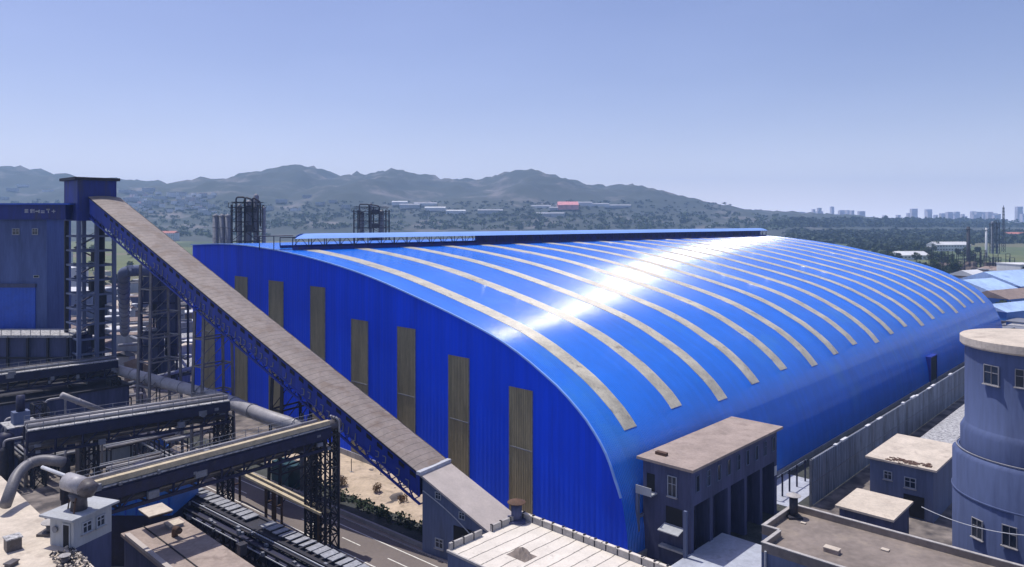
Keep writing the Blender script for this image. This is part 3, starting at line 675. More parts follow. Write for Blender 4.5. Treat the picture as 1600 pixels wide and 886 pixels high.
# ------------------------------------------------------------------ pipe racks that cross the road side (they run along U)
def rack(name, label, A, B, wid, h, deck='walk', side='steel_navy', rails=True, tanbeam=False, npipes=3, seed=1):
    o = thing(name, label, 'pipe bridge', Vector((A.x, A.y, A.z))); d = (B - A); Ln = d.length; a_ = d.normalized(); n_ = a_.cross(UP).normalized()  # n_ to the right of travel
    f = MB(); P = lambda q, b_, z: A + a_ * q + n_ * b_ + UP * z
    for b_ in (-wid / 2, wid / 2):
        for z in (-.25, -h): f.beam(P(0, b_, z), P(Ln, b_, z), .28, .36)
    stp = h * 1.0; q = 0
    while q < Ln - .1:
        q2 = min(q + stp, Ln)
        for b_ in (-wid / 2, wid / 2):
            f.beam(P(q, b_, -.25), P(q, b_, -h), .22); f.beam(P(q, b_, -h), P(q2, b_, -.25), .16)
        f.beam(P(q, -wid / 2, -h), P(q, wid / 2, -h), .2); q = q2
    f.build('truss', side, o)
    MB().obox(P(Ln / 2, 0, 0), a_ * Ln / 2, n_ * (wid / 2 + .25), UP * .07).build('deck', deck, o)
    MB().obox(P(Ln / 2, wid / 2 + .32, -.9), a_ * Ln / 2, n_ * .05, UP * .6).build('side_plate', side, o)
    if tanbeam: MB().obox(P(Ln / 2, wid / 2 - .3, .45), a_ * Ln / 2, n_ * .33, UP * .3).build('cable_tray', 'tan_beam', o)
    rnd = random.Random(seed)
    pm = ['pipe', 'pipe_dark', 'steel_grey']
    for k in range(npipes):
        b_ = -wid / 2 + (k + .7) * wid / (npipes + 1); r_ = rnd.uniform(.14, .32)
        MB().tube([P(0, b_, .1 + r_), P(Ln, b_, .1 + r_)], r_, 8).build('pipe', pm[k % 3], o, True)
    for k in range(2):
        b_ = -wid / 4 + k * wid / 2; MB().tube([P(0, b_, -h + .6), P(Ln, b_, -h + .6)], .35, 8).build('pipe', 'pipe_dark', o, True)
    if rails:
        rr = MB(); q = 0
        while q <= Ln:
            for b_ in ((-wid / 2, wid / 2) if not tanbeam else (-wid / 2,)): rr.beam(P(q, b_, 0), P(q, b_, 1.1), .06)
            q += 1.8
        for b_ in ((-wid / 2, wid / 2) if not tanbeam else (-wid / 2,)):
            for z in (.55, 1.1): rr.beam(P(0, b_, z), P(Ln, b_, z), .05)
        rr.build('railing', 'steel_grey', o)
    rnd = random.Random(seed + 50)            # valves, boxes and hangers that break the line
    for k in range(int(Ln / 1.6)):
        q = rnd.uniform(0, Ln); b_ = rnd.choice((wid / 2 + .3, rnd.uniform(-wid / 2, wid / 2))); s_ = rnd.uniform(.12, .4)
        z_ = rnd.uniform(-h, .3); MB().obox(P(q, b_, z_), a_ * s_ * rnd.uniform(.6, 2), n_ * s_ * .6, UP * s_).build('fitting', 'steel_grey', o)
    return o, P
def lattice_column(label, p, w_1, z0, z1, m_='steel_dark', grp=None, name='lattice_column', leg=.28):
    o = thing(name, label, 'support column', Vector((p.x, p.y, z0)), grp); h = w_1 / 2
    cs = [(-h, -h), (h, -h), (h, h), (-h, h)]
    for a_, b_ in cs: MB().beam(W(0, 0) * 0 + p + U * a_ + Wd * b_ + UP * (z0 - p.z), p + U * a_ + Wd * b_ + UP * (z1 - p.z), leg).build('leg', m_, o)
    n_ = max(1, round((z1 - z0) / (w_1 * 1.1))); b = MB()
    for i in range(4):
        A = p + U * cs[i][0] + Wd * cs[i][1]; B_ = p + U * cs[(i + 1) % 4][0] + Wd * cs[(i + 1) % 4][1]
        for k in range(n_):
            za, zb = z0 + (z1 - z0) * k / n_, z0 + (z1 - z0) * (k + 1) / n_
            a0_, a1_, b0_, b1_ = [Vector((v.x, v.y, zz)) for v, zz in ((A, za), (A, zb), (B_, za), (B_, zb))]
            b.beam(a1_, b1_, .16); b.beam(a0_, b1_, .11); b.beam(b0_, a1_, .11)
    b.build('bracing', m_, o)
    return o
ZR = 17.0
R3a, R3b = at(130, 760, ZR), at(503, 662, ZR)
rack('pipe_bridge', 'pipe bridge with a long pale tan tray nearest the road', R3a, R3b, 3.6, 2.9, tanbeam=True, npipes=3, seed=4)
R2a, R2b = at(40, 668, ZR), at(352, 622, ZR)
rack('pipe_bridge', 'railed pipe bridge with speckled grey deck, the middle one behind the tan tray bridge', R2a, R2b, 4.2, 3.2, npipes=4, seed=9)
R1a, R1b = at(-60, 590, ZR), at(178, 560, ZR)
rack('pipe_bridge', 'farthest pipe bridge, ending below the transfer tower', R1a, R1b, 4.5, 3.2, npipes=3, seed=14)
# the gate-like towers at the road side
g3 = at(489, 848); lattice_column('tall black lattice column at the roadside end of the tan tray bridge', Vector((g3.x, g3.y, 0)), 1.5, 0, ZR - 2.9)
g4 = at(512, 858); lattice_column('thick black lattice tower with coiled pipes standing closest to the road', Vector((g4.x, g4.y, 0)), 2.1, 0, ZR - 1.2)
ct = thing('control_cabinet', 'dark pipe bundle clamped on top of the roadside lattice tower', 'pipe bundle', Vector((g4.x, g4.y, ZR - 1.2)))
for k in range(5):
    m = MB(); x_ = .35 * (k - 2); pts = [g4 + U * (.9) + Wd * x_ + UP * (ZR + .9)] + [g4 + U * 1.35 + Wd * x_ + UP * z_ for z_ in (ZR + .2, ZR - 2, ZR - 6, ZR - 11)]
    m.tube(pts, .15, 8); m.build('pipe', 'pipe_dark' if k % 2 else 'pipe', ct, True)
m = MB().tube([g4 + UP * (ZR - .2) + U * -1 , g4 + UP * (ZR - .2) + U * 1.8], .75, 12); m.build('drum', 'pipe_dark', ct, True)
for x, y, zt, lb in ((352, 790, ZR - 3, 'short lattice column under the tan tray bridge beside the road line'), (345, 735, ZR - 3.2, 'lattice column under the roadside end of the middle pipe bridge'),
                     (140, 840, ZR - 3, 'lattice column under the left end of the tan tray bridge'), (178, 700, ZR - 3.2, 'lattice column at mid length of the middle pipe bridge'), (60, 760, ZR - 3, 'lattice column under the left end of the middle pipe bridge')):
    q = at(x, y); lattice_column(lb, Vector((q.x, q.y, 0)), 1.7, 0, zt)
for x, y in ((472, 770), (483, 776)):
    q = at(x, y); o = thing('steel_post', 'plain grey steel post behind the roadside lattice tower', 'post', q, 'plain posts behind the roadside tower'); MB().tube([q, q + UP * 13], .33, 10).build('shaft', 'steel_grey', o, True)
    MB().obox(q + UP * .2, U * .6, Wd * .6, UP * .2).build('footing', 'conc', o)
# low duct along the road with its own frames (tan beam)
A, B = at(362, 733, 5.2), at(503, 803, 5.2)
o = thing('roadside_trough', 'long tan cable trough on brown portal frames along the road', 'cable trough', Vector((A.x, A.y, 0)))
d_ = (B - A).normalized(); n_ = d_.cross(UP)
MB().beam(A, B, .55, .35).build('trough', 'tan_beam', o); MB().beam(A - n_ * 1.1, B - n_ * 1.1, .4, .3).build('trough', 'tan_beam', o)
for q in (.02, .42, .52, .97):
    p_ = A.lerp(B, q); m = MB(); m.beam(Vector((p_.x, p_.y, 0)), p_ - UP * .18, .34); p2 = p_ - n_ * 1.1; m.beam(Vector((p2.x, p2.y, 0)), p2 - UP * .18, .3); m.beam(p_ - UP * 2.4, p2 - UP * 2.4, .2)
    m.build('frame', 'rust', o)
# the big grey pipe
def pipeline(name, label, pts, r, m_='pipe', flange=True, cat='pipe', n=14):
    o = thing(name, label, cat, pts[0].copy()); MB().tube(pts, r, n).build('pipe', m_, o, True)
    if flange:
        for a_, b_ in zip(pts, pts[1:]):
            L__ = (b_ - a_).length; k = 3
            while k < L__ - 1: p_ = a_.lerp(b_, k / L__); dd = (b_ - a_).normalized(); MB().tube([p_ - dd * .09, p_ + dd * .09], r * 1.12, n).build('flange', m_, o); k += 6
    return o
def bend(pts, rad=1.5, n=5):
    out = [pts[0]]
    for i in range(1, len(pts) - 1):
        a_ = pts[i] + (pts[i - 1] - pts[i]).normalized() * rad; b_ = pts[i] + (pts[i + 1] - pts[i]).normalized() * rad
        for k in range(n + 1):
            q = k / n; out.append(a_ * (1 - q) ** 2 + pts[i] * 2 * q * (1 - q) + b_ * q * q)
    return out + [pts[-1]]
pipeline('large_gas_pipe', 'fat pale grey gas pipe running diagonally in front of the blue gable', bend([at(88, 545, 15), at(190, 580, 14.5), at(345, 622, 14.3), at(420, 652, 14), at(505, 678, 12.5)], 2), 1.05)
pipeline('bent_duct', 'grey duct bent down into a hook at the far left edge', bend([at(8, 790, 15), at(28, 735, 17.5), at(60, 716, 18), at(100, 722, 17.5)], 1.5, 8), .58, 'pipe_mid')
pipeline('slanting_pipe', 'pale pipe slanting down between the middle and the farthest pipe bridge', [at(96, 617, 16), at(160, 642, 12)], .5, 'pipe')
pipeline('slanting_pipe', 'thin pale pipe coming down to the dark drum on the booth roof', [at(66, 730, 19), at(125, 752, 18.6)], .18, 'steel_light', False)
pipeline('arched_duct', 'dark duct arched like a hook between the transfer tower and the tall trestle', bend([at(195, 520, 8), atY(193, 425, 170), atY(212, 422, 172), atY(245, 424, 175)], 2, 6), 1.3, 'conc_blue')
for i, (x0, y0_, x1, y1_, z) in enumerate([(180, 507, 300, 500, 7), (185, 540, 300, 528, 6), (190, 520, 290, 560, 5), (70, 500, 180, 560, 6), (200, 600, 300, 575, 5)]):
    o = pipeline('ground_pipe', 'rusty grey pipe low on the ground between the tall trestle and the shed', [at(x0, y0_, z), at(x1, y1_, z)], .5, 'pipe' if i % 2 else 'steel_grey', False); o['group'] = 'low pipes behind the tall trestle'
# process tower frame by the tall trestle
pt = at(258, 600); o = thing('vessel_tower', 'dark steel framework full of vessels behind the tall trestle', 'process frame', Vector((pt.x, pt.y, 0)))
fw = 9.5
for a_ in (-1, 0, 1):
    for b_ in (-1, 1): MB().wb(pt.x + a_ * fw / 2 - .25, pt.x + a_ * fw / 2 + .25, pt.y + b_ * 3.4 - .25, pt.y + b_ * 3.4 + .25, 0, 31).build('leg', 'steel_navy', o)
m = MB(); z = 3.5
while z < 31:
    m.wb(pt.x - fw / 2, pt.x + fw / 2, pt.y - 3.6, pt.y - 3.3, z - .3, z); m.wb(pt.x - fw / 2, pt.x + fw / 2, pt.y + 3.3, pt.y + 3.6, z - .3, z)
    m.wb(pt.x - fw / 2, pt.x + fw / 2, pt.y - 3.2, pt.y + 3.2, z - .1, z); z += 3.8
m.build('floor', 'steel_navy', o)
for k, (zz0, zz1, xx0, xx1) in enumerate(((7.2, 14.5, -.5, .1), (14.9, 22.2, -.1, .5), (22.6, 29.5, -.5, .5), (3.6, 7, .0, .4))): MB().wb(pt.x + fw * xx0, pt.x + fw * xx1, pt.y - 2.6, pt.y - 2.5, zz0, zz1).build('cladding', 'conc_dark', o)
for k, (dx, r_, z0_, z1_) in enumerate(((-2.3, 1.3, 3.6, 12), (1.8, 1.7, 7.4, 17), (-1, 1.5, 15, 24), (2.6, 1.0, 19, 29), (-3, .7, 19, 30))):
    p_ = Vector((pt.x + dx, pt.y, 0)); MB().lathe(p_, [(.05, z0_), (r_ * .8, z0_ + .3), (r_, z0_ + .8), (r_, z1_ - .8), (r_ * .8, z1_ - .3), (.05, z1_)], 16).build('vessel', 'steel_navy', o, True)

# ------------------------------------------------------------------ lower left: sheds, booth, roofs
def small_house(name, label, x, y, w_t, w_s, h, z0=0, wall='plaster', roof='roof_sand', gable=False, group=None, door=True, cat='shed'):
    t, s = ts(x, y, z0); o = thing(name, label, cat, W(t, s, z0), group)
    MB().fb(t, t + w_t, s, s + w_s, z0, z0 + h).build('wall', wall, o)
    if gable:
        m = MB(); v = []
        for tt in (t - .35, t + w_t + .35):
            v += [W(tt, s - .4, z0 + h - .05), W(tt, s + w_s / 2, z0 + h + w_s * .2), W(tt, s + w_s + .4, z0 + h - .05)]
        v2 = [p_ + UP * .16 for p_ in v]; m.add(v + v2, [(0, 3, 4, 1), (1, 4, 5, 2), (6, 7, 10, 9), (7, 8, 11, 10), (0, 1, 7, 6), (1, 2, 8, 7), (3, 9, 10, 4), (4, 10, 11, 5), (0, 6, 9, 3), (2, 5, 11, 8)])
        m.build('roof', roof, o)
        m = MB().add([W(t - .003, s, z0 + h), W(t - .003, s + w_s, z0 + h), W(t - .003, s + w_s / 2, z0 + h + w_s * .19)], [(0, 1, 2)]); m.build('gable_end', wall, o)
    else:
        MB().fb(t - .4, t + w_t + .4, s - .4, s + w_s + .4, z0 + h + .002, z0 + h + .25).build('roof', roof, o)
    if door: MB().fb(t - .06, t - .003, s + w_s * .55, s + w_s * .55 + 1.0, z0 + .05, z0 + min(2.2, h * .8)).build('door', 'dark', o)
    return o, t, s
# booth on the sandy roof
ZS = 14.0
t, s = ts(115, 858, ZS)
rs = thing('sandy_roofed_building', 'building with bright sandy flat roof in the bottom left corner', 'building', W(t - 5, s + 8, 0))
MB().fb(t - 13.5, t - .1, s - 5, s + 28, 0, ZS - .3).build('wall', 'conc_dark', rs); MB().fb(t - 14, t + .15, s - 5.4, s + 28.5, ZS - .298, ZS).build('roof', 'roof_sand', rs)
bo = thing('roof_booth', 'small plastered booth with a dark doorway and white slab roof, standing on the sandy roof', 'booth', W(t, s, ZS))
bw, bs, bh = 4.2, 3.0, 2.75
s_b = s
MB().fb(t, t + bw, s, s + bs, ZS, ZS + bh).build('wall', 'plaster', bo)
MB().fb(t - .6, t + bw + .5, s - .5, s + bs + .7, ZS + bh + .002, ZS + bh + .2).build('roof', 'plaster', bo)
MB().fb(t + .2, t + bw, s + .02, s + bs, 0, ZS - .003).build('base_wall', 'conc_dark', bo)
dd = MB().fb(t - .05, t - .003, s + .5, s + 1.25, ZS + .02, ZS + 2.15).build('door', 'dark', bo)
m = MB().fb(t - .09, t - .003, s + .38, s + .5, ZS, ZS + 2.3).fb(t - .09, t - .003, s + 1.25, s + 1.37, ZS, ZS + 2.3).fb(t - .09, t - .003, s + .5, s + 1.25, ZS + 2.15, ZS + 2.3); m.build('frame', 'win_frame', dd)
face_window(bo, 'r', t + 1.4, ZS + 1.55, 1.0, 1.0, s); face_window(bo, 'r', t + 2.9, ZS + 1.55, .9, 1.0, s)
m = MB().tube([W(t - .1, s + 2.2, ZS + 1.6) + U * -.02, W(t - .22, s + 2.2, ZS + 1.6)], .32, 14); m.build('fan', 'steel_grey', bo)
bo.rotation_euler = (0, 0, R(24))
# drum and hopper over the booth
p_ = W(t + 1.0, s + 1.9, ZS + bh + .2)
dr = thing('dust_drum', 'dark rusty drum with elbow standing on the booth roof', 'drum', p_)
MB().tube([p_ + UP * 0, p_ + UP * .9, p_ + UP * 1.5], .8, 14, True, [.75, .7, .95]).build('hopper', 'pipe_dark', dr, True)
DX = Vector((.93, -.36, 0)); MB().tube([p_ + UP * 2.5 - DX * 1.6, p_ + UP * 2.25 + DX * .9], .85, 18).build('drum', 'pipe', dr, True)
MB().tube([p_ + UP * 2.25 + DX * .88, p_ + UP * 2.2 + DX * 1.25, p_ + UP * 1.7 + DX * 1.0], .9, 18, True, [.9, .95, .7]).build('drum_end', 'pipe_dark', dr, True)
m = MB(); 
for sx in (-.9, .9): m.beam(p_ + Wd * sx + U * -.7, p_ + Wd * sx * .9 + U * -.5 + UP * 1.4, .12); m.beam(p_ + Wd * sx * .9 - U * .6 + UP * .9, p_ - Wd * sx * .9 - U * .6 + UP * .9, .1)
m.build('stand', 'rust', dr)
# clutter on the sandy roof
def roof_box(label, x, y, z, sx, sy, sz, m_='pipe_dark', lid='walk', name='roof_hatch', rot=0.0, cat='hatch', group=None):
    p_ = at(x, y, z); o = thing(name, label, cat, p_, group); a_ = (U * math.cos(rot) + Wd * math.sin(rot)); b_ = a_.cross(UP)
    MB().obox(p_ + UP * sz / 2, a_ * sx / 2, b_ * sy / 2, UP * sz / 2).build('body', m_, o); MB().obox(p_ + UP * (sz + .05), a_ * (sx / 2 + .08), b_ * (sy / 2 + .08), UP * .05).build('lid', lid, o); return o
roof_box('black hatch box with grey lid on the sandy roof', 20, 858, ZS, 1.2, 1.2, 1.1)
roof_box('small tilted black box near the bottom left corner', 18, 884, ZS, .9, .6, .3, 'pipe_dark', 'pipe_dark', rot=.6)
vent_pipe('stub vent on the sandy roof below the booth', at(101, 884, ZS), .28, .8, 'pipe_dark', 'parapet')
vent_pipe('stub vent close beside the booth doorway', at(83, 832, ZS), .6, .8, 'pipe_dark', 'parapet')
rb_ = None; m = MB(); m2_ = MB(); rnd = random.Random(4)
for k in range(260):
    q = W(t - .9 + rnd.uniform(-1.2, .9), s_b - 2.6 + rnd.gauss(0, 1.3), ZS); s_ = rnd.uniform(.04, .17)
    mm = m if rnd.random() < .5 else m2_
    a_ = Vector((rnd.gauss(0, 1), rnd.gauss(0, 1), rnd.gauss(0, 1))).normalized(); b_ = a_.cross(UP).normalized()
    mm.obox(q + UP * rnd.uniform(0, .35), a_ * s_, b_ * s_ * .7, a_.cross(b_) * s_ * .5)
stuff('rubble', m, 'roof_sand', 'pale rubble strewn in front of the roof booth', 'rubble'); stuff('scrap', m2_, 'steel_dark', 'black scrap scattered among the rubble by the booth', 'scrap')
# brown flat roof 2
ZT = 8.0
tq, sq = ts(292, 818, ZT); tq0 = ts(212, 848, ZT)[0]
fb2, rf2 = flat_building('brown_roofed_building', 'low building with cracked dusty brown flat roof beside the plated conveyor', 'building', tq0, tq, sq - 34, sq + 2.5, 0, ZT - .35, 'conc_dark', 'roof_dust', over=.3)
m = MB(); m.fb(tq0 - .3, tq0 + .25, sq - 34, sq + 1.5, ZT + .003, ZT + .35); m.build('kerb_upstand', 'pale_roof', rf2)
m = MB(); m.fb(tq0 + 2.2, tq0 + 2.35, sq - 34, sq + 3, ZT + .003, ZT + .07); m.build('roof_joint', 'dark', rf2)
e_ = thing('elbow_vent', 'brown elbow vent lying open to the right on the dusty brown roof', 'vent pipe', at(273, 838, ZT)); p_ = at(273, 838, ZT)
MB().tube(bend([p_, p_ + UP * 1.0, p_ + UP * 1.0 + Vector((.9, -.7, -.1))], .45), .35, 12).build('pipe', 'rust', e_, True)
roof_box('flat pale hatch cover beside the elbow vent', 272, 822, ZT, 1.6, 1.6, .35, 'conc', 'roof_sand')
roof_box('square sandy slab canopy standing above the dark yard left of the plated conveyor', 243, 800, 10, 2.6, 3.2, .2, 'rust', 'roof_sand', name='slab_canopy', cat='canopy')
roof_box('dark pump housing on the edge of the brown roof', 378, 866, ZT, .8, .8, 1.1, 'steel_dark', 'steel_dark', name='pump_housing', cat='pump')
# plated conveyor along the road
A, B = at(255, 744, 6.5), at(640, 930, 6.5)
pc = thing('plated_conveyor', 'black conveyor frame topped with pale cover plates running beside the road', 'conveyor', Vector((A.x, A.y, 0)))
d_ = (B - A).normalized(); n_ = d_.cross(UP).normalized(); Ln = (B - A).length
m = MB()
for b_ in (-1.3, 1.3, 3.6):
    for z in (-.3, -2.4): m.beam(A + n_ * b_ + UP * z, B + n_ * b_ + UP * z, .25, .3)
    q = 0
    while q < Ln: m.beam(A + d_ * q + n_ * b_ - UP * .3, A + d_ * q + n_ * b_ - UP * 6.5, .22); m.beam(A + d_ * q + n_ * b_ - UP * 2.4, A + d_ * (q + 2.4) + n_ * b_ - UP * .3, .14); q += 2.4
m.build('frame', 'steel_dark', pc)
MB().obox((A + B) / 2 + n_ * .1 - UP * .45, d_ * Ln / 2, n_ * 2.0, UP * .08).build('belt_deck', 'steel_dark', pc)
MB().obox((A + B) / 2 + n_ * 2.6 - UP * 1.4, d_ * Ln / 2, n_ * .9, UP * .5).build('duct', 'steel_navy', pc)
m = MB()
for b_, z in ((1.75, -.2), (3.75, -.8)): m.beam(A + n_ * b_ + UP * z, B + n_ * b_ + UP * z, .1, .12)
m.build('handrail', 'steel_light', pc)
q = 4.0; rnd = random.Random(6)
while q < Ln - 1.2:
    if not (24.5 < q < 27):
        c = A + d_ * q - n_ * .3 + UP * (.02 + rnd.uniform(0, .1)); tl_ = rnd.uniform(-.08, .08)
        MB().obox(c, d_ * .5 + UP * tl_, n_ * .95, UP * .05).build('cover_plate', 'plate', pc)
    q += 1.4
m = MB(); rnd = random.Random(61)
for k in range(60):
    q = rnd.uniform(0, Ln); MB().obox(A + d_ * q + n_ * rnd.uniform(1, 4) + UP * rnd.uniform(-1.2, -.1), d_ * rnd.uniform(.1, .4), n_ * .15, UP * rnd.uniform(.1, .3)).build('fitting', 'steel_grey', pc)
rnd = random.Random(44)
for i in range(30):
    x = rnd.uniform(5, 300); y = rnd.uniform(640, 770); P = at(x, y, 0)
    if x > 100 and y < 745: P = at(x * .33, y, 0)
    L1 = rnd.uniform(8, 22); zz = rnd.uniform(2.0, 7); dr_ = Wd if i % 2 else U
    o = thing('pipe_bank', ('long ' if L1 > 15 else 'short ') + ('high' if zz > 4.5 else 'low') + ' bank of pipes ' + ('along' if i % 2 else 'across') + ' the road below the pipe bridges', 'pipe bank', P, 'pipe banks below the bridges')
    nn_ = dr_.cross(UP)
    for k in range(3): MB().tube([P + nn_ * k * .8 + UP * zz, P + nn_ * k * .8 + dr_ * L1 + UP * zz], rnd.uniform(.15, .33), 8).build('pipe', ('pipe_dark', 'steel_grey', 'pipe')[(i + k) % 3], o, True)
    q = .5
    while q < L1: m = MB(); m.beam(P + dr_ * q - nn_ * .3 + UP * (zz - .45), P + dr_ * q + nn_ * 2 + UP * (zz - .45), .2); m.beam(P + dr_ * q - nn_ * .2, P + dr_ * q - nn_ * .2 + UP * (zz - .45), .2); m.beam(P + dr_ * q + nn_ * 1.9, P + dr_ * q + nn_ * 1.9 + UP * (zz - .45), .2); m.build('support_frame', 'steel_dark', o); q += 4
for i in range(12):
    x = rnd.uniform(5, 200); y = rnd.uniform(650, 800); P = at(x, y, 0); hh = rnd.uniform(5, 13); r_ = rnd.uniform(.5, 1.4)
    if 150 < x and y < 740: continue
    o = thing('process_vessel', ('tall ' if hh > 9 else 'short ') + ('black', 'rusty black', 'navy')[i % 3] + ' process vessel standing among the pipes at lower left', 'vessel', P, 'dark vessels among the pipes'); MB().lathe(P, [(r_ * .8, 0), (r_ * .8, 1), (r_, 1.2), (r_, hh - .5), (r_ * .6, hh), (.05, hh + .2)], 14).build('shell', ('steel_dark', 'pipe_dark', 'steel_navy')[i % 3], o, True)
    m = MB(); m.tube(bend([P + UP * hh, P + UP * (hh + 1.2), P + UP * (hh + 1.2) + U * 3, P + U * 3], .6, 3), .2, 6); m.build('pipe', 'pipe', o, True)
# small sheds under the bridges
small_house('dark_roofed_shed', 'low shed with dark ribbed roof and white eaves under the middle pipe bridge', 143, 732, 7, 6, 2.8, 0, 'plaster', 'steel_dark', True)
small_house('white_hut', 'white hut with pale gabled roof and dark door beside the blue tank', 222, 704, 8, 4.5, 3.0, 0, 'plaster', 'roof_sand', True)
q = at(247, 702, 0); o = thing('blue_tank', 'bright blue pump tank beside the white hut', 'tank', q)
MB().lathe(q, [(.1, 0), (1.5, .1), (1.6, 1.4), (1.2, 2.2), (.5, 2.6), (.5, 3.2), (.1, 3.3)], 18).build('vessel', 'machine_blue', o, True)
MB().lathe(q, [(1.55, .5), (2.0, .55), (2.0, .75), (1.55, .8)], 18).build('ring', 'machine_blue', o); MB().tube([q + UP * 1 + U * 1.2, q + UP * 1 + U * 2.6, ], .3, 8).build('nozzle', 'machine_blue', o)
BL = thing('blue_sheet_shed', 'bright blue sheet metal shed above the dark yard right of the booth', 'shed', Vector((-48, 95, 0)))
MB().wb(-52, -44, 95, 103, 6.6, 10.8).build('wall', 'sheet_blue', BL); MB().wb(-52.1, -43.9, 95.1, 102.9, 0, 6.598).build('base_wall', 'steel_navy', BL); MB().wb(-52.4, -43.6, 94.6, 103.4, 10.803, 11).build('roof', 'steel_navy', BL)
m = MB()
for k in range(6): m.wb(-51.5 + k * 1.4, -51.35 + k * 1.4, 94.9, 94.997, 6.6, 10.8)
m.build('seam', 'blue_panel', BL)
t, s = ts(448, 765); o, _ = flat_building('teal_container', 'dark teal container behind the long tan cable trough', 'container', t, t + 2.6, s - .5, s + 5.0, 0, 3.6, 'machine_teal', 'machine_teal', over=.02, thick=.12)
q = at(478, 752); o = thing('white_coil_stack', 'stack of white drums behind the plain grey posts', 'drum stack', q); m = MB()
for k in range(4): m = MB().lathe(q + UP * (k * .62), [(.1, .02), (.8, .02), (.85, .3), (.8, .56), (.1, .56)], 16); m.build('drum', 'white_far', o, True)
# dark building mass at far left under the farthest bridge
t, s = ts(195, 700, 0); dm, _ = flat_building('dark_works_building', 'dark works building below the farthest pipe bridge at the left edge', 'building', t - 22, t + 1, s + .5, s + 24, 0, 12, 'conc_dark', 'steel_dark', over=.4)
q = at(30, 610, 13)
PY = 150.0; pz = H - (524 - Y0) * PY / F; px_ = (112 - 800) / F * PY
po = thing('platform_house', 'dark open platform house with pale edged flat roof below the concrete block', 'building', Vector((px_ - 10, PY, 0)))
MB().wb(px_ - 34, px_ - .6, PY + .8, PY + 8.5, 0, pz - .5).build('wall', 'conc_dark', po); MB().wb(px_ - 35, px_, PY, PY + 9, pz - .497, pz).build('roof', 'walk', po)
m = MB()
for k in range(9): m.wb(px_ - 34 + k * 4.1, px_ - 33.6 + k * 4.1, PY + .1, PY + .5, 0, pz - .5)
for z in (pz - 4.5, pz - 8.5): m.wb(px_ - 34.2, px_ - .2, PY + .05, PY + .55, z - .3, z)
m.build('frame', 'steel_dark', po)
m = MB()
for k in range(18): m.wb(px_ - 34.5 + k * 2, px_ - 34.4 + k * 2, PY + .05, PY + .12, pz + .003, pz + 1.1)
m.wb(px_ - 34.8, px_ - .2, PY + .04, PY + .13, pz + 1.05, pz + 1.13); m.build('railing', 'steel_grey', po)
q = at(32, 662, 16); o = thing('pump_unit', 'blue grey pump unit standing on the left end of the middle pipe bridge', 'pump', q)
MB().obox(q + UP * .9, U * 1.0, Wd * .8, UP * .9).build('housing', 'conc_blue', o); MB().tube([q + UP * 1.8, q + UP * 4.0], .55, 12).build('motor', 'steel_navy', o, True); MB().obox(q + UP * .05, U * 2, Wd * 2.2, UP * .08).build('base', 'walk', o)

# ------------------------------------------------------------------ right side: long fence, small buildings, silo
fo = 9.6
fn = thing('wind_fence', 'long tall grey corrugated fence running beside the blue shed', 'fence', W(100, -fo, 0))
ta, tb = 36, L_ + 10
MB().fb(ta, tb, -fo - .06, -fo + .06, .2, 7.35).build('sheeting', 'fence', fn)
t = ta
while t < tb: MB().fb(t - .16, t + .16, -fo + .065, -fo + .42, 0, 7.2).build('post', 'steel_grey', fn); t += 4.8
m = MB(); m.fb(ta, tb, -fo + .07, -fo + .25, 7.2, 7.36).fb(ta, tb, -fo - .12, -fo - .07, 3.6, 3.72); m.build('rail', 'steel_grey', fn)
rnd = random.Random(12); t = ta
while t < tb:
    if rnd.random() < .3: MB().fb(t, t + rnd.uniform(1, 2.8), -fo - .3, -fo + .2, 7.37, 7.37 + rnd.uniform(.1, .4)).build('top_flashing', 'white_far', fn)
    t += 3.1
# weeds and dark lane between shed and fence
lane = MB(); lane.add([W(-5, -.3, .02), W(L_, -.3, .02), W(L_, -fo, .02), W(-5, -fo, .02)], [(3, 2, 1, 0)]); struct('lane', lane, 'verge')
# open screen frame near the bay building
sc_ = thing('wash_screen', 'open screen frame with dark posts between the bay building and the fence', 'screen frame', W(40, -4.4, 0))
MB().fb(34, 47, -4.4, -4.3, 3.2, 3.6).build('top_rail', 'fence', sc_); struct('sunlit_ground_patch', MB().fb(33, 47.5, -7.5, -.5, .03, .08), 'apron')  # the pale ground sheet paints sunlit ground behind the posts
for t in (34.2, 36.7, 39.5, 42.5, 46): MB().fb(t - .12, t + .12, -4.62, -4.41, 0, 3.7).build('post', 'steel_navy', sc_)
# K building
ZK = 8.0; ta_, sa_ = ts(1462, 735, ZK); tb_, sb_ = ts(1492, 697, ZK); tc_, sc2 = ts(1357, 710, ZK)
kb_, kr = flat_building('two_window_building', 'small grey building with bright dusty roof and two windows beside the fence', 'building', ta_ + .4, tb_ + .6, sa_ + .4, sc2 - .4, 0, ZK - .3, 'conc_blue', 'roof_sand', over=.55, thick=.3)
sm = (sa_ + sc2) / 2
face_window(kb_, 'g', sm + 1.8, 5.6, 1.1, 1.2, ta_ + .4); face_window(kb_, 'g', sm - 1.3, 5.2, 1.5, 1.5, ta_ + .4)
MB().fb(ta_ + .3, ta_ + .397, sm - 3.2, sm - .4, .2, 3.4).build('opening', 'dark', kb_)
m = MB(); rnd = random.Random(31)
for k in range(120): q = W(ta_ + rnd.gauss(1.2, .6), sm + rnd.uniform(-4, 2), ZK + .02); s_ = rnd.uniform(.04, .16); m.obox(q, U * s_, Wd * s_ * 1.5, UP * s_ * .6)
m.build('roof_debris', 'rust', kr)
# L small roof in front
ZL = 5.0; ta2, sa2 = ts(1395, 812, ZL); tb2, _q = ts(1422, 785, ZL); _q, sc3 = ts(1303, 792, ZL)
lo, lr = flat_building('low_outbuilding', 'lowest outbuilding with square sandy roof behind the brown parapet roof', 'building', ta2 + .3, tb2 + .3, sa2 + .3, sc3 - .3, 0, ZL - .3, 'conc_dark', 'roof_sand', over=.45, thick=.3)
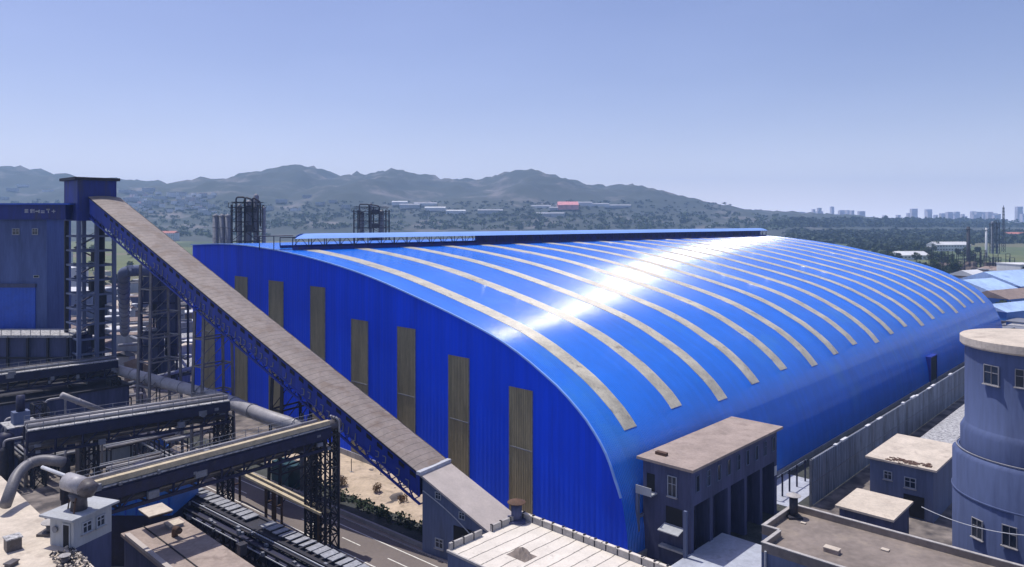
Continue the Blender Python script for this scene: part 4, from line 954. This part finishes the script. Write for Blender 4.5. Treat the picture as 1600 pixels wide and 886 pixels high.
# pale long roof by the fence
ZP = 3.6; t5, s5 = ts(1487, 697, ZP); t6, s6 = ts(1437, 686, ZP)
flat_building('low_lean_to', 'long low lean-to with smooth pale roof between the fence and the silo', 'building', t5, t5 + 42, s5 - 2, min(s6, -fo - 1.2), 0, ZP - .2, 'conc', 'walk', over=.2, thick=.2)
# big parapet roof N, bottom right
ZN = 10.0
tn1, sn1 = ts(1245, 789, ZN + .7); tnl, snl = ts(1190, 821, ZN + .7); tn0, sn0 = ts(1183, 846, ZN + .7)
nb_ = thing('parapet_roofed_building', 'large building with brown bitumen roof inside a pale parapet, bottom right of the yard', 'building', W(tn0, sn0 - 15, 0))
sN = (snl + ts(1230, 794, ZN + .7)[1]) / 2; SR = sN - 62
poly = [W(tn1, sN), W(tnl, sN), W(tnl, sN - 2.0), W(tn0 + .2, sN - 2.0 + 1.9), W(tn0 - 0, sN - .1), W(tn0 - 16, sN - .1), W(tn0 - 16, SR), W(tn1, SR)]
poly = [W(tn1, SR), W(tn1, sN), W(tnl, sN), W(tnl, sN - 1.9), W(tn0, sN - 1.9), W(tn0, SR)]
# keep the outline counter-clockwise
def area(P): return sum(P[i].x * P[(i + 1) % len(P)].y - P[(i + 1) % len(P)].x * P[i].y for i in range(len(P)))
if area(poly) < 0: poly = poly[::-1]
MB().prism(poly, 0, ZN - .25).build('wall', 'conc_blue', nb_)
nr = MB().prism(poly, ZN - .248, ZN).build('roof', 'roof_brown', nb_)
m = MB(); cp = MB()
for i in range(len(poly)):
    a_, b_ = poly[i], poly[(i + 1) % len(poly)]; dn = (b_ - a_).normalized(); c_ = (a_ + b_) / 2; inn = UP.cross(dn)
    m.obox(c_ + inn * .16 + UP * (ZN + .36), dn * ((b_ - a_).length / 2 - .003), inn * .15, UP * .355)
    cp.obox(c_ + inn * .16 + UP * (ZN + .76), dn * ((b_ - a_).length / 2 + .05 + i * .002), inn * .2, UP * (.04 + i * .001))
m.build('parapet', 'roof_brown', nr); cp.build('coping', 'parapet', nr)
vent_pipe('tall dark vent pipe with pale cone cap at the corner of the brown parapet roof', at(1240, 808, ZN), .48, 2.3, 'steel_dark', 'parapet')
def brick_box(label, x, y, sx, sy, sz, m_): 
    p_ = at(x, y, ZN); o = thing('concrete_block', label, 'block', p_); MB().obox(p_ + UP * sz / 2, U * sx / 2, Wd * sy / 2, UP * sz / 2).build('body', m_, o)
    MB().obox(p_ + UP * (sz + .04), U * (sx / 2 + .04), Wd * (sy / 2 + .04), UP * .04).build('cap', 'roof_sand', o)
brick_box('pinkish concrete block sitting on the brown parapet roof', 1300, 863, .8, 1.5, .42, 'roof_dust')
brick_box('flat pale slab on the brown roof, right of the pinkish block', 1383, 860, .5, .7, .06, 'roof_dust')
brick_box('small broken tile beside the tall dark vent pipe', 1255, 818, .3, .5, .05, 'roof_sand')
dp = MB().tube([W(tn0 - .12, sN - 2.4, 0), W(tn0 - .12, sN - 2.4, ZN)], .12, 8).build('drain_pipe', 'steel_light', nb_)
# silo
SY = 90.0; SR_ = 9.4; SX = (1488 - 800) / F * SY + SR_ * 1.13 + 1.5
sc0 = Vector((SX, SY + 2, 0))
si = thing('round_silo', 'stepped round grey concrete silo with windows and flat sandy cap at the right edge', 'silo', sc0)
zc = H - (548 - Y0) * SY / F
z_step = H - (650 - Y0) * (SY - 5) / F - 3.3
zmid = H - (702 - Y0) * (SY - 5) / F - 3.3
MB().lathe(sc0, [(SR_, 0), (SR_, zmid), (SR_ - .5, zmid + .6), (SR_ - .8, zmid + .65)], 64).build('lower_drum', 'silo', si, True)
MB().lathe(sc0, [(SR_ - .9, zmid), (SR_ - .9, z_step - .8), (SR_ - 1.3, z_step), (SR_ - 1.4, z_step + .1), (SR_ - 1.4, zc)], 64).build('upper_drum', 'silo', si, True)
MB().lathe(sc0, [(.05, zc + 1.25), (SR_ - 1.0, zc + 1.2), (SR_ - .85, zc + 1.1), (SR_ - .85, zc + .2), (SR_ - 1.0, zc), (.05, zc)], 64).build('cap', 'roof_sand', si)
MB().lathe(sc0, [(SR_ - .42, zmid + .62), (SR_ - .38, zmid + .78), (SR_ - .5, zmid + .8)], 64).build('ring', 'conc', si)
MB().lathe(sc0, [(SR_ + .02, 10.3), (SR_ + .10, 10.35), (SR_ + .10, 10.5), (SR_ + .02, 10.55)], 64).build('ring', 'silo', si)
def silo_win(x, y, r_, w, h, cross=True):
    # direction on the drum that faces this picture column
    best = None
    for k in range(720):
        a_ = math.pi + math.pi * k / 720; p_ = sc0 + Vector((r_ * math.cos(a_), r_ * math.sin(a_), 0)); e = abs(800 + F * p_.x / p_.y - x)
        if best is None or e < best[0]: best = (e, a_, p_)
    _, a_, p_ = best; p_.z = H - (y - Y0) * p_.y / F; out = Vector((math.cos(a_), math.sin(a_), 0)); window(si, p_ + out * .05, out.cross(UP), out, w, h, cross, frame_m='conc', fw=.55)
silo_win(1550, 586, SR_ - 1.4, 1.9, 2.3); silo_win(1600, 592, SR_ - 1.4, 1.7, 2.1)
silo_win(1528, 826, SR_, 1.5, 2.3); silo_win(1578, 838, SR_, 1.5, 2.4)
# lean annex at the silo foot + cable
MB().tube([sc0 + Vector((-5.2, -8.0, z_step - 1.0)), sc0 + Vector((-5.3, -8.2, z_step - 1.0))], .6, 16).build('round_hatch', 'dark', si)
pts = []
P0, P1 = atY(1440, 792, 92), atY(1640, 838, 76)
for i in range(25): q = i / 24; pts.append(P0.lerp(P1, q) - UP * (.9 * 4 * q * (1 - q)))
cb = MB().tube(pts, .045, 6).build('cable', 'steel_light'); tag(cb, 'thin pale cable sagging across the foot of the round silo', 'cable')
# ledge wall at silo foot
# ------------------------------------------------------------------ sandy lot fence, bushes
def bush(label, p_, r_, m_, seed, group=None):
    o = thing('bush', label, 'bush', p_, group); c = MB(); rnd = random.Random(seed)
    for k in range(5): leafball(c, p_ + Vector((rnd.uniform(-.4, .4) * r_, rnd.uniform(-.4, .4) * r_, r_ * rnd.uniform(.3, 1.0))), r_ * .5, r_ * .55, 60, r_ * .11, rnd)
    s_ = MB()
    for k in range(4): s_.beam(p_, p_ + Vector((rnd.uniform(-.3, .3) * r_, rnd.uniform(-.3, .3) * r_, r_)), .04)
    s_.build('stem', 'bark', o); c.build('foliage', m_, o); return o
bush('dry brown bush on the sandy lot beside the roadside lattice tower', at(533, 760, .3), 1.3, 'leaf_dry', 1)
bush('dry brown bush in the middle of the sandy lot', at(587, 770, .3), 1.1, 'leaf_dry', 2)
bush('dry brown bush on the sandy lot nearest the gallery foot building', at(629, 785, .3), 1.1, 'leaf_dry', 3)
for k, (x, y) in enumerate(((595, 743), (630, 758), (549, 738), (512, 722))):
    q = at(x, y, .2); o = thing('fence_post', 'thin steel post with footing on the sandy lot along the blue gable', 'fence post', q, 'fence posts along the blue gable'); MB().tube([q, q + UP * 2.4], .07, 6).build('shaft', 'steel_dark', o); MB().obox(q + UP * .05, U * .25, Wd * .25, UP * .08).build('footing', 'conc', o)
hd = MB(); rnd = random.Random(77)
for k in range(420):
    a_ = rnd.uniform(-12, 110); nn2 = rnd.uniform(71.2, 73.4); hgt = rnd.uniform(.2, .7); leafball(hd, RP(a_, nn2, hgt), .6, .45, 14, .22, rnd)
stuff('roadside_hedge', hd, 'leaf_dark', 'low dark green hedge along the far kerb of the road', 'hedge')
tf = MB()
for k in range(160):
    t_ = rnd.uniform(38, 235); leafball(tf, W(t_, -fo + rnd.uniform(.4, 1.4), rnd.uniform(6.2, 7.4)), .8, .5, 12, .3, rnd)
# ------------------------------------------------------------------ far structures
def lattice_mast(label, x, Y, ytop, ybot, w_, m_, name='lattice_mast', cat='mast'):
    X = (x - 800) / F * Y; z1 = H - (ytop - Y0) * Y / F; p_ = Vector((X, Y, 0)); o = thing(name, label, cat, p_); m = MB(); n_ = 14
    for i in range(4):
        c = [(-1, -1), (1, -1), (1, 1), (-1, 1)][i]; d2 = [(-1, -1), (1, -1), (1, 1), (-1, 1)][(i + 1) % 4]
        for k in range(n_):
            q0, q1 = k / n_, (k + 1) / n_; s0_, s1_ = w_ / 2 * (1 - .6 * q0), w_ / 2 * (1 - .6 * q1)
            a0_ = p_ + Vector((c[0] * s0_, c[1] * s0_, z1 * q0)); a1_ = p_ + Vector((c[0] * s1_, c[1] * s1_, z1 * q1)); b1_ = p_ + Vector((d2[0] * s1_, d2[1] * s1_, z1 * q1))
            m.beam(a0_, a1_, w_ * .09); m.beam(a0_, b1_, w_ * .06); m.beam(a1_, b1_, w_ * .06)
    m.build('lattice', m_, o); MB().beam(p_ + UP * z1, p_ + UP * (z1 + 2.5), w_ * .15).build('tip', m_, o); return o
def process_tower(label, Y, x0, x1, yt, parts, m_='steel_dark', col_m='steel_grey', zbase=0):
    X0, X1 = (x0 - 800) / F * Y, (x1 - 800) / F * Y; o = thing('process_tower', label, 'process tower', Vector(((X0 + X1) / 2, Y, zbase)))
    fr = MB(); zt = H - (yt - Y0) * Y / F; dp_ = (X1 - X0) * .6; nx = 3
    for i in range(nx):
        for yy in (Y, Y + dp_): x = X0 + (X1 - X0) * i / (nx - 1); fr.wb(x - .35, x + .35, yy - .35, yy + .35, zbase, zt - abs(i - 1) * 2)
    z = zbase + 4
    while z < zt: fr.wb(X0, X1, Y - .3, Y + .3, z - .35, z); fr.wb(X0, X1, Y + dp_ - .3, Y + dp_ + .3, z - .35, z); fr.wb(X0, X0 + .5, Y, Y + dp_, z - .35, z); fr.wb(X1 - .5, X1, Y, Y + dp_, z - .35, z); z += 4
    fr.build('frame', m_, o)
    bxs = {Y - .2: MB(), Y + dp_ + .2: MB()}; z = zbase + 4; k = 0
    while z < zt - 4:
        for yy, bx in bxs.items():
            xm = (X0 + X1) / 2
            bx.beam(Vector((X0, yy, z)), Vector((xm, yy, z + 4)), .2); bx.beam(Vector((X1, yy, z)), Vector((xm, yy, z + 4)), .2)
            if k % 2: bx.wb(X0 + (X1 - X0) * .55, X0 + (X1 - X0) * .8, yy, yy + .6, z, z + 2.4)
        z += 4; k += 1
    for bx in bxs.values(): bx.build('bracing', m_, o)
    pl = MB(); z = zt - 3
    pl.wb(X0 - 1, X1 + 1, Y - 1, Y + dp_ + 1, z - .3, z)
    for k in range(9): x = X0 - 1 + (X1 - X0 + 2) * k / 8; pl.beam(Vector((x, Y - 1, z)), Vector((x, Y - 1, z + 1.6)), .2)
    pl.beam(Vector((X0 - 1, Y - 1, z + 1.6)), Vector((X1 + 1, Y - 1, z + 1.6)), .2); pl.build('platform', m_, o)
    for (x, r_, y_top) in parts:
        p_ = Vector(((x - 800) / F * Y, Y + dp_ / 2, 0)); zz = H - (y_top - Y0) * Y / F
        r_ *= .5; MB().lathe(p_, [(r_, zbase), (r_, zz - 1), (r_ * .6, zz - .3), (.05, zz)], 14).build('vessel', col_m, o, True)
    pp = MB()
    for k, (x, r_, y_top) in enumerate(parts[:-1]):
        p_ = Vector(((x - 800) / F * Y, Y - .8, zt + 1)); p2_ = Vector(((parts[k + 1][0] - 800) / F * Y, Y - .8, zt + 1 - k)); pp.tube(bend([p_ - UP * 14, p_, p2_, p2_ - UP * 10], 1, 3), .35, 6)
    pp.build('piping', m_, o, True)
    return o
process_tower('dark process tower of pipes and vessels rising behind the left end of the blue shed', 300, 362, 403, 312, [(370, 2.0, 318), (384, 2.6, 312), (396, 2.2, 302), (408, 1.6, 322)])
process_tower('squat dark process tower with railed top platform behind the ridge ventilator', 420, 553, 603, 322, [(562, 3.0, 330), (577, 1.2, 316), (593, 3.2, 328)])
for k, x in enumerate((337, 347, 356)):
    Y = 330; p_ = Vector(((x - 800) / F * Y, Y, 0)); zt = H - (334 - Y0) * Y / F; o = thing('pale_silo', ('leftmost', 'middle', 'rightmost')[k] + ' of three slim pale silos left of the dark process tower', 'silo', p_, 'slim silos behind the shed corner'); MB().lathe(p_, [(1.3, 0), (1.3, zt - .5), (.05, zt)], 16).build('drum', 'steel_grey', o, True)
    m = MB()
    for z in range(6, int(zt), 5): m.lathe(p_, [(1.3, z), (1.5, z + .05), (1.5, z + .3), (1.3, z + .35)], 16)
    m.build('hoop', 'steel_grey', o)
# right refinery
lattice_mast('tallest lattice mast on the right skyline above the refinery', 1568, 1000, 324, 380, 3.6, 'steel_dark')
process_tower('dark twin column tower left of the tallest mast in the refinery', 950, 1551, 1562, 346, [(1553, 3.5, 346), (1560, 3, 350)])
for x, Y, yt, r_, lb in ((1513, 700, 354, 1.4, 'slim black chimney stack at the left end of the refinery'), (1541, 850, 356, 1.1, 'slim pale chimney stack in the middle of the refinery')):
    p_ = Vector(((x - 800) / F * Y, Y, 0)); zt = H - (yt - Y0) * Y / F; o = thing('chimney_stack', lb, 'chimney', p_); MB().lathe(p_, [(r_ * 1.3, 0), (r_, zt), (r_ * .8, zt)], 14).build('shaft', 'steel_dark' if x < 1530 else 'steel_light', o, True); MB().lathe(p_, [(r_ * 1.02, zt - 3), (r_ * 1.5, zt - 2.9), (r_ * 1.5, zt - 2.4), (r_, zt - 2.3)], 14).build('collar', 'steel_dark', o)
# generic far buildings
def far_building(name, label, cat, X, Y, z, w, d, h, wall, roof, group=None, rot=0, gable=False, win=True):
    NM = {'white_far': 'white', 'grey_far': 'grey', 'plaster': 'cream', 'brown_far': 'brown', 'red_roof': 'red', 'sky_roof': 'pale blue', 'conc': 'grey', 'conc_dark': 'dark', 'steel_grey': 'steel grey', 'walk': 'speckled grey', 'roof_sand': 'sandy', 'steel_dark': 'black', 'sheet_blue': 'blue'}
    if group and wall in NM and roof in NM: label = label.replace('{}', NM[wall] + ' walled, ' + NM[roof] + ' roofed'); group = group
    o = thing(name, label, cat, Vector((X, Y, z)), group); a_ = Vector((math.cos(rot), math.sin(rot), 0)); b_ = Vector((-math.sin(rot), math.cos(rot), 0)); c = Vector((X, Y, z))
    MB().obox(c + UP * (h / 2), a_ * w / 2, b_ * d / 2, UP * h / 2).build('wall', wall, o)
    if gable:
        v = [c + a_ * (w / 2 + .4) * i + b_ * (d / 2 + .4) * j + UP * (h - .05 if j else h + d * .18) for i in (-1, 1) for j in (-1, 0, 1)]
        MB().add(v, [(0, 1, 4, 3), (1, 2, 5, 4), (0, 2, 1), (3, 4, 5), (0, 3, 5, 2)]).build('roof', roof, o)
    else: MB().obox(c + UP * (h + .25), a_ * (w / 2 + .3), b_ * (d / 2 + .3), UP * .24).build('roof', roof, o)
    if win:
        m = MB(); nfl = max(1, int(h / 3.2)); nw = max(2, int(w / 4))
        for i in range(nfl):
            for k in range(nw): m.obox(c + a_ * (-w / 2 + (k + .5) * w / nw) - b_ * (d / 2 + .03) + UP * ((i + .55) * h / nfl), a_ * w / nw * .25, b_ * .03, UP * .65)
        m.build('window_row', 'glass', o)
    return o
rnd = random.Random(99)
def pX(x, Y): return (x - 800) / F * Y
# town on the foot of the hills
walls = ['white_far', 'grey_far', 'white_far', 'plaster', 'brown_far']; roofs = ['white_far', 'red_roof', 'grey_far', 'sky_roof']
N = 0
spots = [(195, 302, 1), (215, 306, 1), (232, 300, 1), (250, 312, 1), (270, 308, 1), (285, 318, 1), (205, 316, 1), (240, 322, 1), (300, 315, 0), (320, 322, 0), (36, 292, 0), (75, 300, 0), (20, 300, 0), (5, 312, 0),
         (500, 322, 0), (520, 318, 0), (540, 326, 0), (625, 322, 2), (640, 327, 2), (665, 322, 2), (680, 330, 2), (712, 336, 2), (766, 336, 2), (860, 340, 2), (910, 322, 2), (930, 323, 2), (965, 325, 2), (845, 326, 2), (880, 330, 2), (440, 318, 0), (462, 330, 0), (480, 310, 0), (420, 330, 0)]
def ground_at(x, y):                       # walk out along the sight line until it meets the ground
    Y = 300.0; last = 300
    while Y < 3600:
        z = H - (y - Y0) * Y / F; h = hill_h(pX(x, Y), Y) - 1.5 if Y > 1200 else 0
        if z <= max(h, 0): return Vector((pX(x, Y), Y, max(h, 0) - .3))
        Y += 12
    return None
kinds = [('hillside_house', 'pale little building among trees at the foot of the hills', 'houses at the foot of the hills')]
for (x, y, kd) in spots:
    p_ = ground_at(x, y)
    if p_ is None: continue
    w_b = {0: 26, 1: 30, 2: 60}[kd] * rnd.uniform(.7, 1.3) * p_.y / 2000; hh = {0: 9, 1: 12, 2: 9}[kd] * rnd.uniform(.8, 1.3)
    nm, lb, gp = [('hillside_house', '{} little building at the foot of the hills', 'scattered buildings on the hill foot'), ('town_block', '{} block of the small town right of the transfer tower', 'town blocks right of the transfer tower'), ('long_factory_hall', '{} long hall in the fields before the hills', 'long halls before the hills')][kd]
    far_building(nm, lb, 'building', p_.x, p_.y, p_.z, w_b, 18, hh, rnd.choice(walls[:4]), rnd.choice(roofs[:1] + roofs[2:3]) if kd else rnd.choice(roofs), gp, rnd.uniform(-.2, .2), gable=kd == 2, win=kd < 2)
for k in range(70):                         # more of the small town, spilling over the slope
    x = rnd.uniform(190, 335); y = rnd.uniform(299, 332) + (x - 190) * .05; p_ = ground_at(x, y)
    if p_ is None: continue
    far_building('town_block', '{} block of the small town right of the transfer tower', 'building', p_.x, p_.y, p_.z, rnd.uniform(10, 26), 14, rnd.uniform(5, 12), rnd.choice(walls[:4]), rnd.choice(roofs[:3]), 'town blocks right of the transfer tower', rnd.uniform(-.4, .4), win=False)
p_ = ground_at(887, 328); far_building('pink_hall', 'hall with walls and roof of one pink red at the foot of the right hill', 'building', p_.x, p_.y, p_.z, 62, 60, 14, 'pink_far', 'pink_far', None, 0, True, False)  # walls and roof share one pink
# skyline city
for k in range(64):
    x = rnd.choice((rnd.uniform(1180, 1600), rnd.uniform(1230, 1350), rnd.uniform(1400, 1560))); Y = rnd.uniform(4000, 5000); yt = rnd.choice((rnd.uniform(326, 334), rnd.uniform(330, 338)))
    if k == 0: x, yt = 1300, 323
    if k == 1: x, yt = 1280, 325
    if k == 2: x, yt = 1592, 332 - 9
    zt = H - (yt - Y0) * Y / F
    wd_ = rnd.uniform(12, 36)
    far_building('city_tower', 'faint ' + ('broad ' if wd_ > 30 else 'narrow ') + ('tall' if yt < 328 else 'low') + ' apartment tower on the hazy skyline at right', 'tower block', pX(x, Y), Y, 0, wd_, 25, zt, 'tower_far', 'tower_far', 'towers of the far city', 0, win=False)
# midground halls right
for (x, y, w, h, wl, rf_, lb) in ((1482, 392, 50, 9, 'white_far', 'white_far', 'white long hall left of the refinery stacks'), (1420, 405, 34, 5, 'white_far', 'white_far', 'low white shed among the trees behind the shed roof'), (1360, 352, 180, 8, 'grey_far', 'grey_far', 'very long faint hall in the far plain'),
                               (1590, 372, 60, 10, 'brown_far', 'red_roof', 'brown hall below the tallest mast')):
    Y = min(2600, H * F / (y - Y0)); far_building('plain_hall', lb, 'hall', pX(x, Y), Y, 0, w, 22, h, wl, rf_, None, .08, gable=True)
for k in range(26):
    y = rnd.choice((350, 357.5, 361, 346)) + rnd.uniform(-.8, .8); P = at(rnd.uniform(1210, 1600), y); far_building('plain_hall', '{} long hall in the far plain at right', 'hall', P.x, P.y, 0, rnd.uniform(30, 110), 20, rnd.uniform(5, 9), rnd.choice(('white_far', 'white_far', 'grey_far')), rnd.choice(('white_far', 'grey_far', 'sky_roof')), 'far halls of the plain', rnd.uniform(-.2, .2), gable=True, win=False)
# refinery body
Y = 560; rb = thing('refinery_block', 'brown tangle of tanks and frames forming the refinery at right', 'refinery', Vector((pX(1535, Y), Y, 0)))
m = MB(); m2_ = MB()
for k in range(46):
    x = pX(rnd.uniform(1503, 1572), Y); yy = Y + rnd.uniform(-60, 40); hh = rnd.uniform(3, 12); w = rnd.uniform(2, 9)
    m2_.wb(x - w / 2, x + w / 2, yy - 2, yy + 2, 0, hh)
for k in range(60):
    x = pX(rnd.uniform(1503, 1572), Y); yy = Y + rnd.uniform(-40, 60); hh = rnd.uniform(6, 22); w = rnd.uniform(2, 6)
    for q in (-1, 1): m.wb(x + q * w / 2 - .15, x + q * w / 2 + .15, yy, yy + .3, 0, hh)
    z = 2
    while z < hh: m.wb(x - w / 2, x + w / 2, yy, yy + .25, z, z + .25); z += 2.4
m.build('frame', 'steel_dark', rb)['kind'] = 'stuff'; m2_.build('housing', 'brown_far', rb)['kind'] = 'stuff'
m = MB()
for k in range(22):
    a_ = Vector((pX(rnd.uniform(1502, 1560), Y), Y - rnd.uniform(30, 70), rnd.uniform(3, 14))); b_ = a_ + Vector((rnd.uniform(6, 26), rnd.uniform(-4, 4), 0)); m.tube([a_ - UP * 3, a_, b_, b_ - UP * 3], .3, 6)
m.build('piping', 'pipe', rb)
for k in range(6):
    p_ = Vector((pX(rnd.uniform(1540, 1598), 520), 500 + rnd.uniform(-30, 40), 0)); r_ = rnd.uniform(5, 8); o = thing('storage_tank', 'round brown storage tank in front of the refinery', 'tank', p_, 'round tanks of the refinery'); MB().lathe(p_, [(r_, 0), (r_, 9), (r_ * .5, 10.5), (.05, 11)], 24).build('shell', 'brown_far', o, True); MB().lathe(p_, [(r_, 8.6), (r_ + .3, 8.7), (r_ + .3, 9), (r_, 9.1)], 24).build('rim', 'steel_light', o)
far_building('white_hall', 'plain white hall at the right edge in front of the refinery tanks', 'hall', pX(1596, 470), 470, 0, 18, 20, 16, 'white_far', 'white_far', None, .1)
# light blue roofs right of the shed's far end
for i, (x, y, z, w, d_h, rot, rf_, lb) in enumerate(((1528, 452, 9, 26, 30, .5, 'sky_roof', 'pale blue sheet roofed hall nearest the far end of the blue shed'), (1570, 441, 10, 40, 36, .5, 'sky_roof', 'larger pale blue roofed hall right of the first one'),
                                              (1575, 462, 8, 34, 18, .5, 'brown_far', 'brown roofed workshop between the pale blue halls'), (1590, 480, 7, 44, 14, .5, 'sky_roof', 'long pale blue roof in front of the brown workshop'), (1515, 430, 7, 18, 20, .5, 'white_far', 'small white roofed hall touching the shed outline'))):
    P = at(x, y, z); far_building('blue_roofed_hall', lb, 'hall', P.x, P.y, 0, w, d_h, z, 'sheet_blue' if 'blue' in lb else 'brown_far', rf_, None, rot, gable=True, win=False)
for k in range(26):
    P = at(rnd.uniform(1500, 1640), rnd.uniform(486, 520), 3); far_building('yard_shed', '{} low shed in the yard beyond the blue shed', 'shed', P.x, P.y, 0, rnd.uniform(5, 14), rnd.uniform(4, 8), rnd.uniform(2, 5), rnd.choice(('steel_grey', 'conc', 'sheet_blue')), rnd.choice(('walk', 'white_far', 'steel_grey')), 'yard sheds beyond the blue shed', .7, win=False)
# works clutter behind the transfer tower
NC = 0
def free(P): 
    q = P - C0; t, s = q.dot(U), q.dot(Wd); return not (-3 < t < L_ + 5 and -3 < s < 140)
far_building('pale_office', 'cream three storey office between the block tower and the transfer tower', 'building', pX(86, 620), 620, 0, 22, 14, 19, 'white_far', 'white_far', None, 0)
far_building('white_hall', 'white hall with two dark windows left of the transfer tower legs', 'hall', pX(88, 420), 420, 0, 26, 20, 17, 'white_far', 'white_far', None, .1)
far_building('blue_hall', 'dull blue sheet hall left behind the transfer tower', 'hall', pX(100, 330), 330, 0, 34, 20, 13, 'conc_blue', 'white_far', None, .05, win=False)
far_building('red_roofed_barn', 'white barn with a pinkish red roof beyond the gallery', 'barn', pX(258, 1500), 1500, 0, 48, 24, 16, 'white_far', 'red_roof', None, 0, True)
far_building('white_villa', 'white house standing just above the gallery roof left of the red roofed barn', 'house', pX(238, 1300), 1300, 0, 22, 18, 22, 'white_far', 'white_far', None, 0)
for k in range(110):
    x = rnd.uniform(70, 305); y = rnd.uniform(425, 600); P = at(x, y, 0)
    if not free(P) or not free(P + Vector((8, 8, 0))): continue
    if P.y < 165 and x < 200: continue
    far_building('works_shed', '{} works shed behind the transfer tower', 'shed', P.x, P.y, 0, rnd.uniform(3, 12), rnd.uniform(3, 9), rnd.uniform(2, 6), rnd.choice(('conc', 'brown_far', 'conc_dark', 'plaster', 'steel_grey')), rnd.choice(('walk', 'white_far', 'brown_far', 'roof_sand', 'steel_dark')), 'works sheds behind the transfer tower', rnd.uniform(0, 1.5), gable=rnd.random() < .4, win=False)
# ------------------------------------------------------------------ trees
protos = [make_tree('x', 9, 4.2, 1, n_=14, loc=Vector((0, 0, 0))), make_tree('x', 11, 5, 2, n_=16), make_tree('x', 7, 3.6, 3, 'leaf_dark', n_=12)]
used = [False] * 3
def plant(P, scale, label, group, k=None):
    k = rnd.randrange(3) if k is None else k
    o = protos[k] if not used[k] else copy_tree(protos[k]); used[k] = True
    o.location = P; o.rotation_euler = (0, 0, rnd.uniform(0, 6)); o.scale = (scale * rnd.uniform(.9, 1.2),) * 2 + (scale,)
    o['label'] = ('large ' if scale > 1.15 else 'small ') + ('pale green ', 'spreading green ', 'dark green ')[k] + label; o['category'] = 'tree'; o['group'] = group
cnt = 0
for k in range(70):
    x = rnd.uniform(1345, 1530); y = rnd.uniform(386, 436); P = at(x, y)
    if not free(P): continue
    plant(P, rnd.uniform(.8, 1.5), 'broadleaf tree in front of the refinery', 'trees before the refinery')
for k in range(34):
    x = rnd.uniform(60, 330); y = rnd.uniform(386, 470); P = at(x, y)
    if not free(P): continue
    plant(P, rnd.uniform(.7, 1.3), 'broadleaf tree in the works ground left of the blue shed', 'trees left of the blue shed')
for k in range(4): plant(at(1562 + 9 * k, 498 - 4 * k), .9, 'small tree in the yard beyond the far end of the blue shed', 'trees beyond the far gable')
# woods: masses nobody could count
def wood(name, label, regions, m_):
    mb = MB(); r_ = random.Random(name)
    for (x0, x1, y0_, y1_, n_, sz) in regions:
        for k in range(n_):
            x = r_.uniform(x0, x1); y = r_.uniform(y0_, y1_); P = ground_at(x, y)
            if P is None or not free(P): continue
            s_ = sz * r_.uniform(.7, 1.4)
            for j in range(3): leafball(mb, P + Vector((r_.uniform(-s_, s_), r_.uniform(-s_, s_), s_ * r_.uniform(.3, .8))), s_, s_ * .6, 10, s_ * .42, r_)
    stuff(name, mb, m_, label, 'woodland')
wood('far_woodland', 'dark belt of woodland across the plain at right', [(1230, 1620, 364, 381, 850, 8), (1200, 1620, 352, 355.5, 260, 9), (1240, 1620, 346.5, 348, 160, 10), (1330, 1480, 378, 392, 150, 6)], 'leaf_dark')
wood('plain_woodland', 'scattered green woods on the plain between shed and hills', [(185, 420, 336, 372, 150, 6), (400, 1240, 336, 360, 420, 7), (0, 100, 320, 345, 60, 7)], 'leaf')
wood('foothill_woodland', 'trees and scrub spread over the foot of the hills', [(0, 1150, 316, 340, 700, 4.5)], 'leaf_dark')
# ------------------------------------------------------------------ haze
hz = MB().wb(-4300, 3500, -300, 5250, -3, 330)
M['haze'] = bpy.data.materials.new('haze'); M['haze'].use_nodes = True; hn = M['haze'].node_tree; hn.nodes.remove(hn.nodes['Principled BSDF'])
pv = hn.nodes.new('ShaderNodeVolumePrincipled'); pv.inputs['Color'].default_value = (.44, .66, 1, 1); pv.inputs['Density'].default_value = .00016; pv.inputs['Anisotropy'].default_value = .2
hn.links.new(pv.outputs[0], hn.nodes['Material Output'].inputs['Volume'])
ho = hz.build('haze', 'haze'); tag(ho, 'pale blue haze over the whole plain', 'haze', None, 'stuff')

# ------------------------------------------------------------------ look-alikes: say which one, counted from the left
bpy.context.view_layer.update()
by = {}
for o in bpy.data.objects:
    if o.parent is None and o.get('group') and o.get('label'): by.setdefault((o['group'], o['label']), []).append(o)
ORD = ['first', 'second', 'third', 'fourth', 'fifth', 'sixth', 'seventh', 'eighth', 'ninth', 'tenth', 'eleventh', 'twelfth']
for (g_, l_), obs in by.items():
    if 2 <= len(obs) <= 12 and len(l_.split()) <= 12:
        obs.sort(key=lambda o: o.location.x / max(1, o.location.y))
        for k, o in enumerate(obs): o['label'] = l_ + ', ' + ORD[k] + ' from the left'
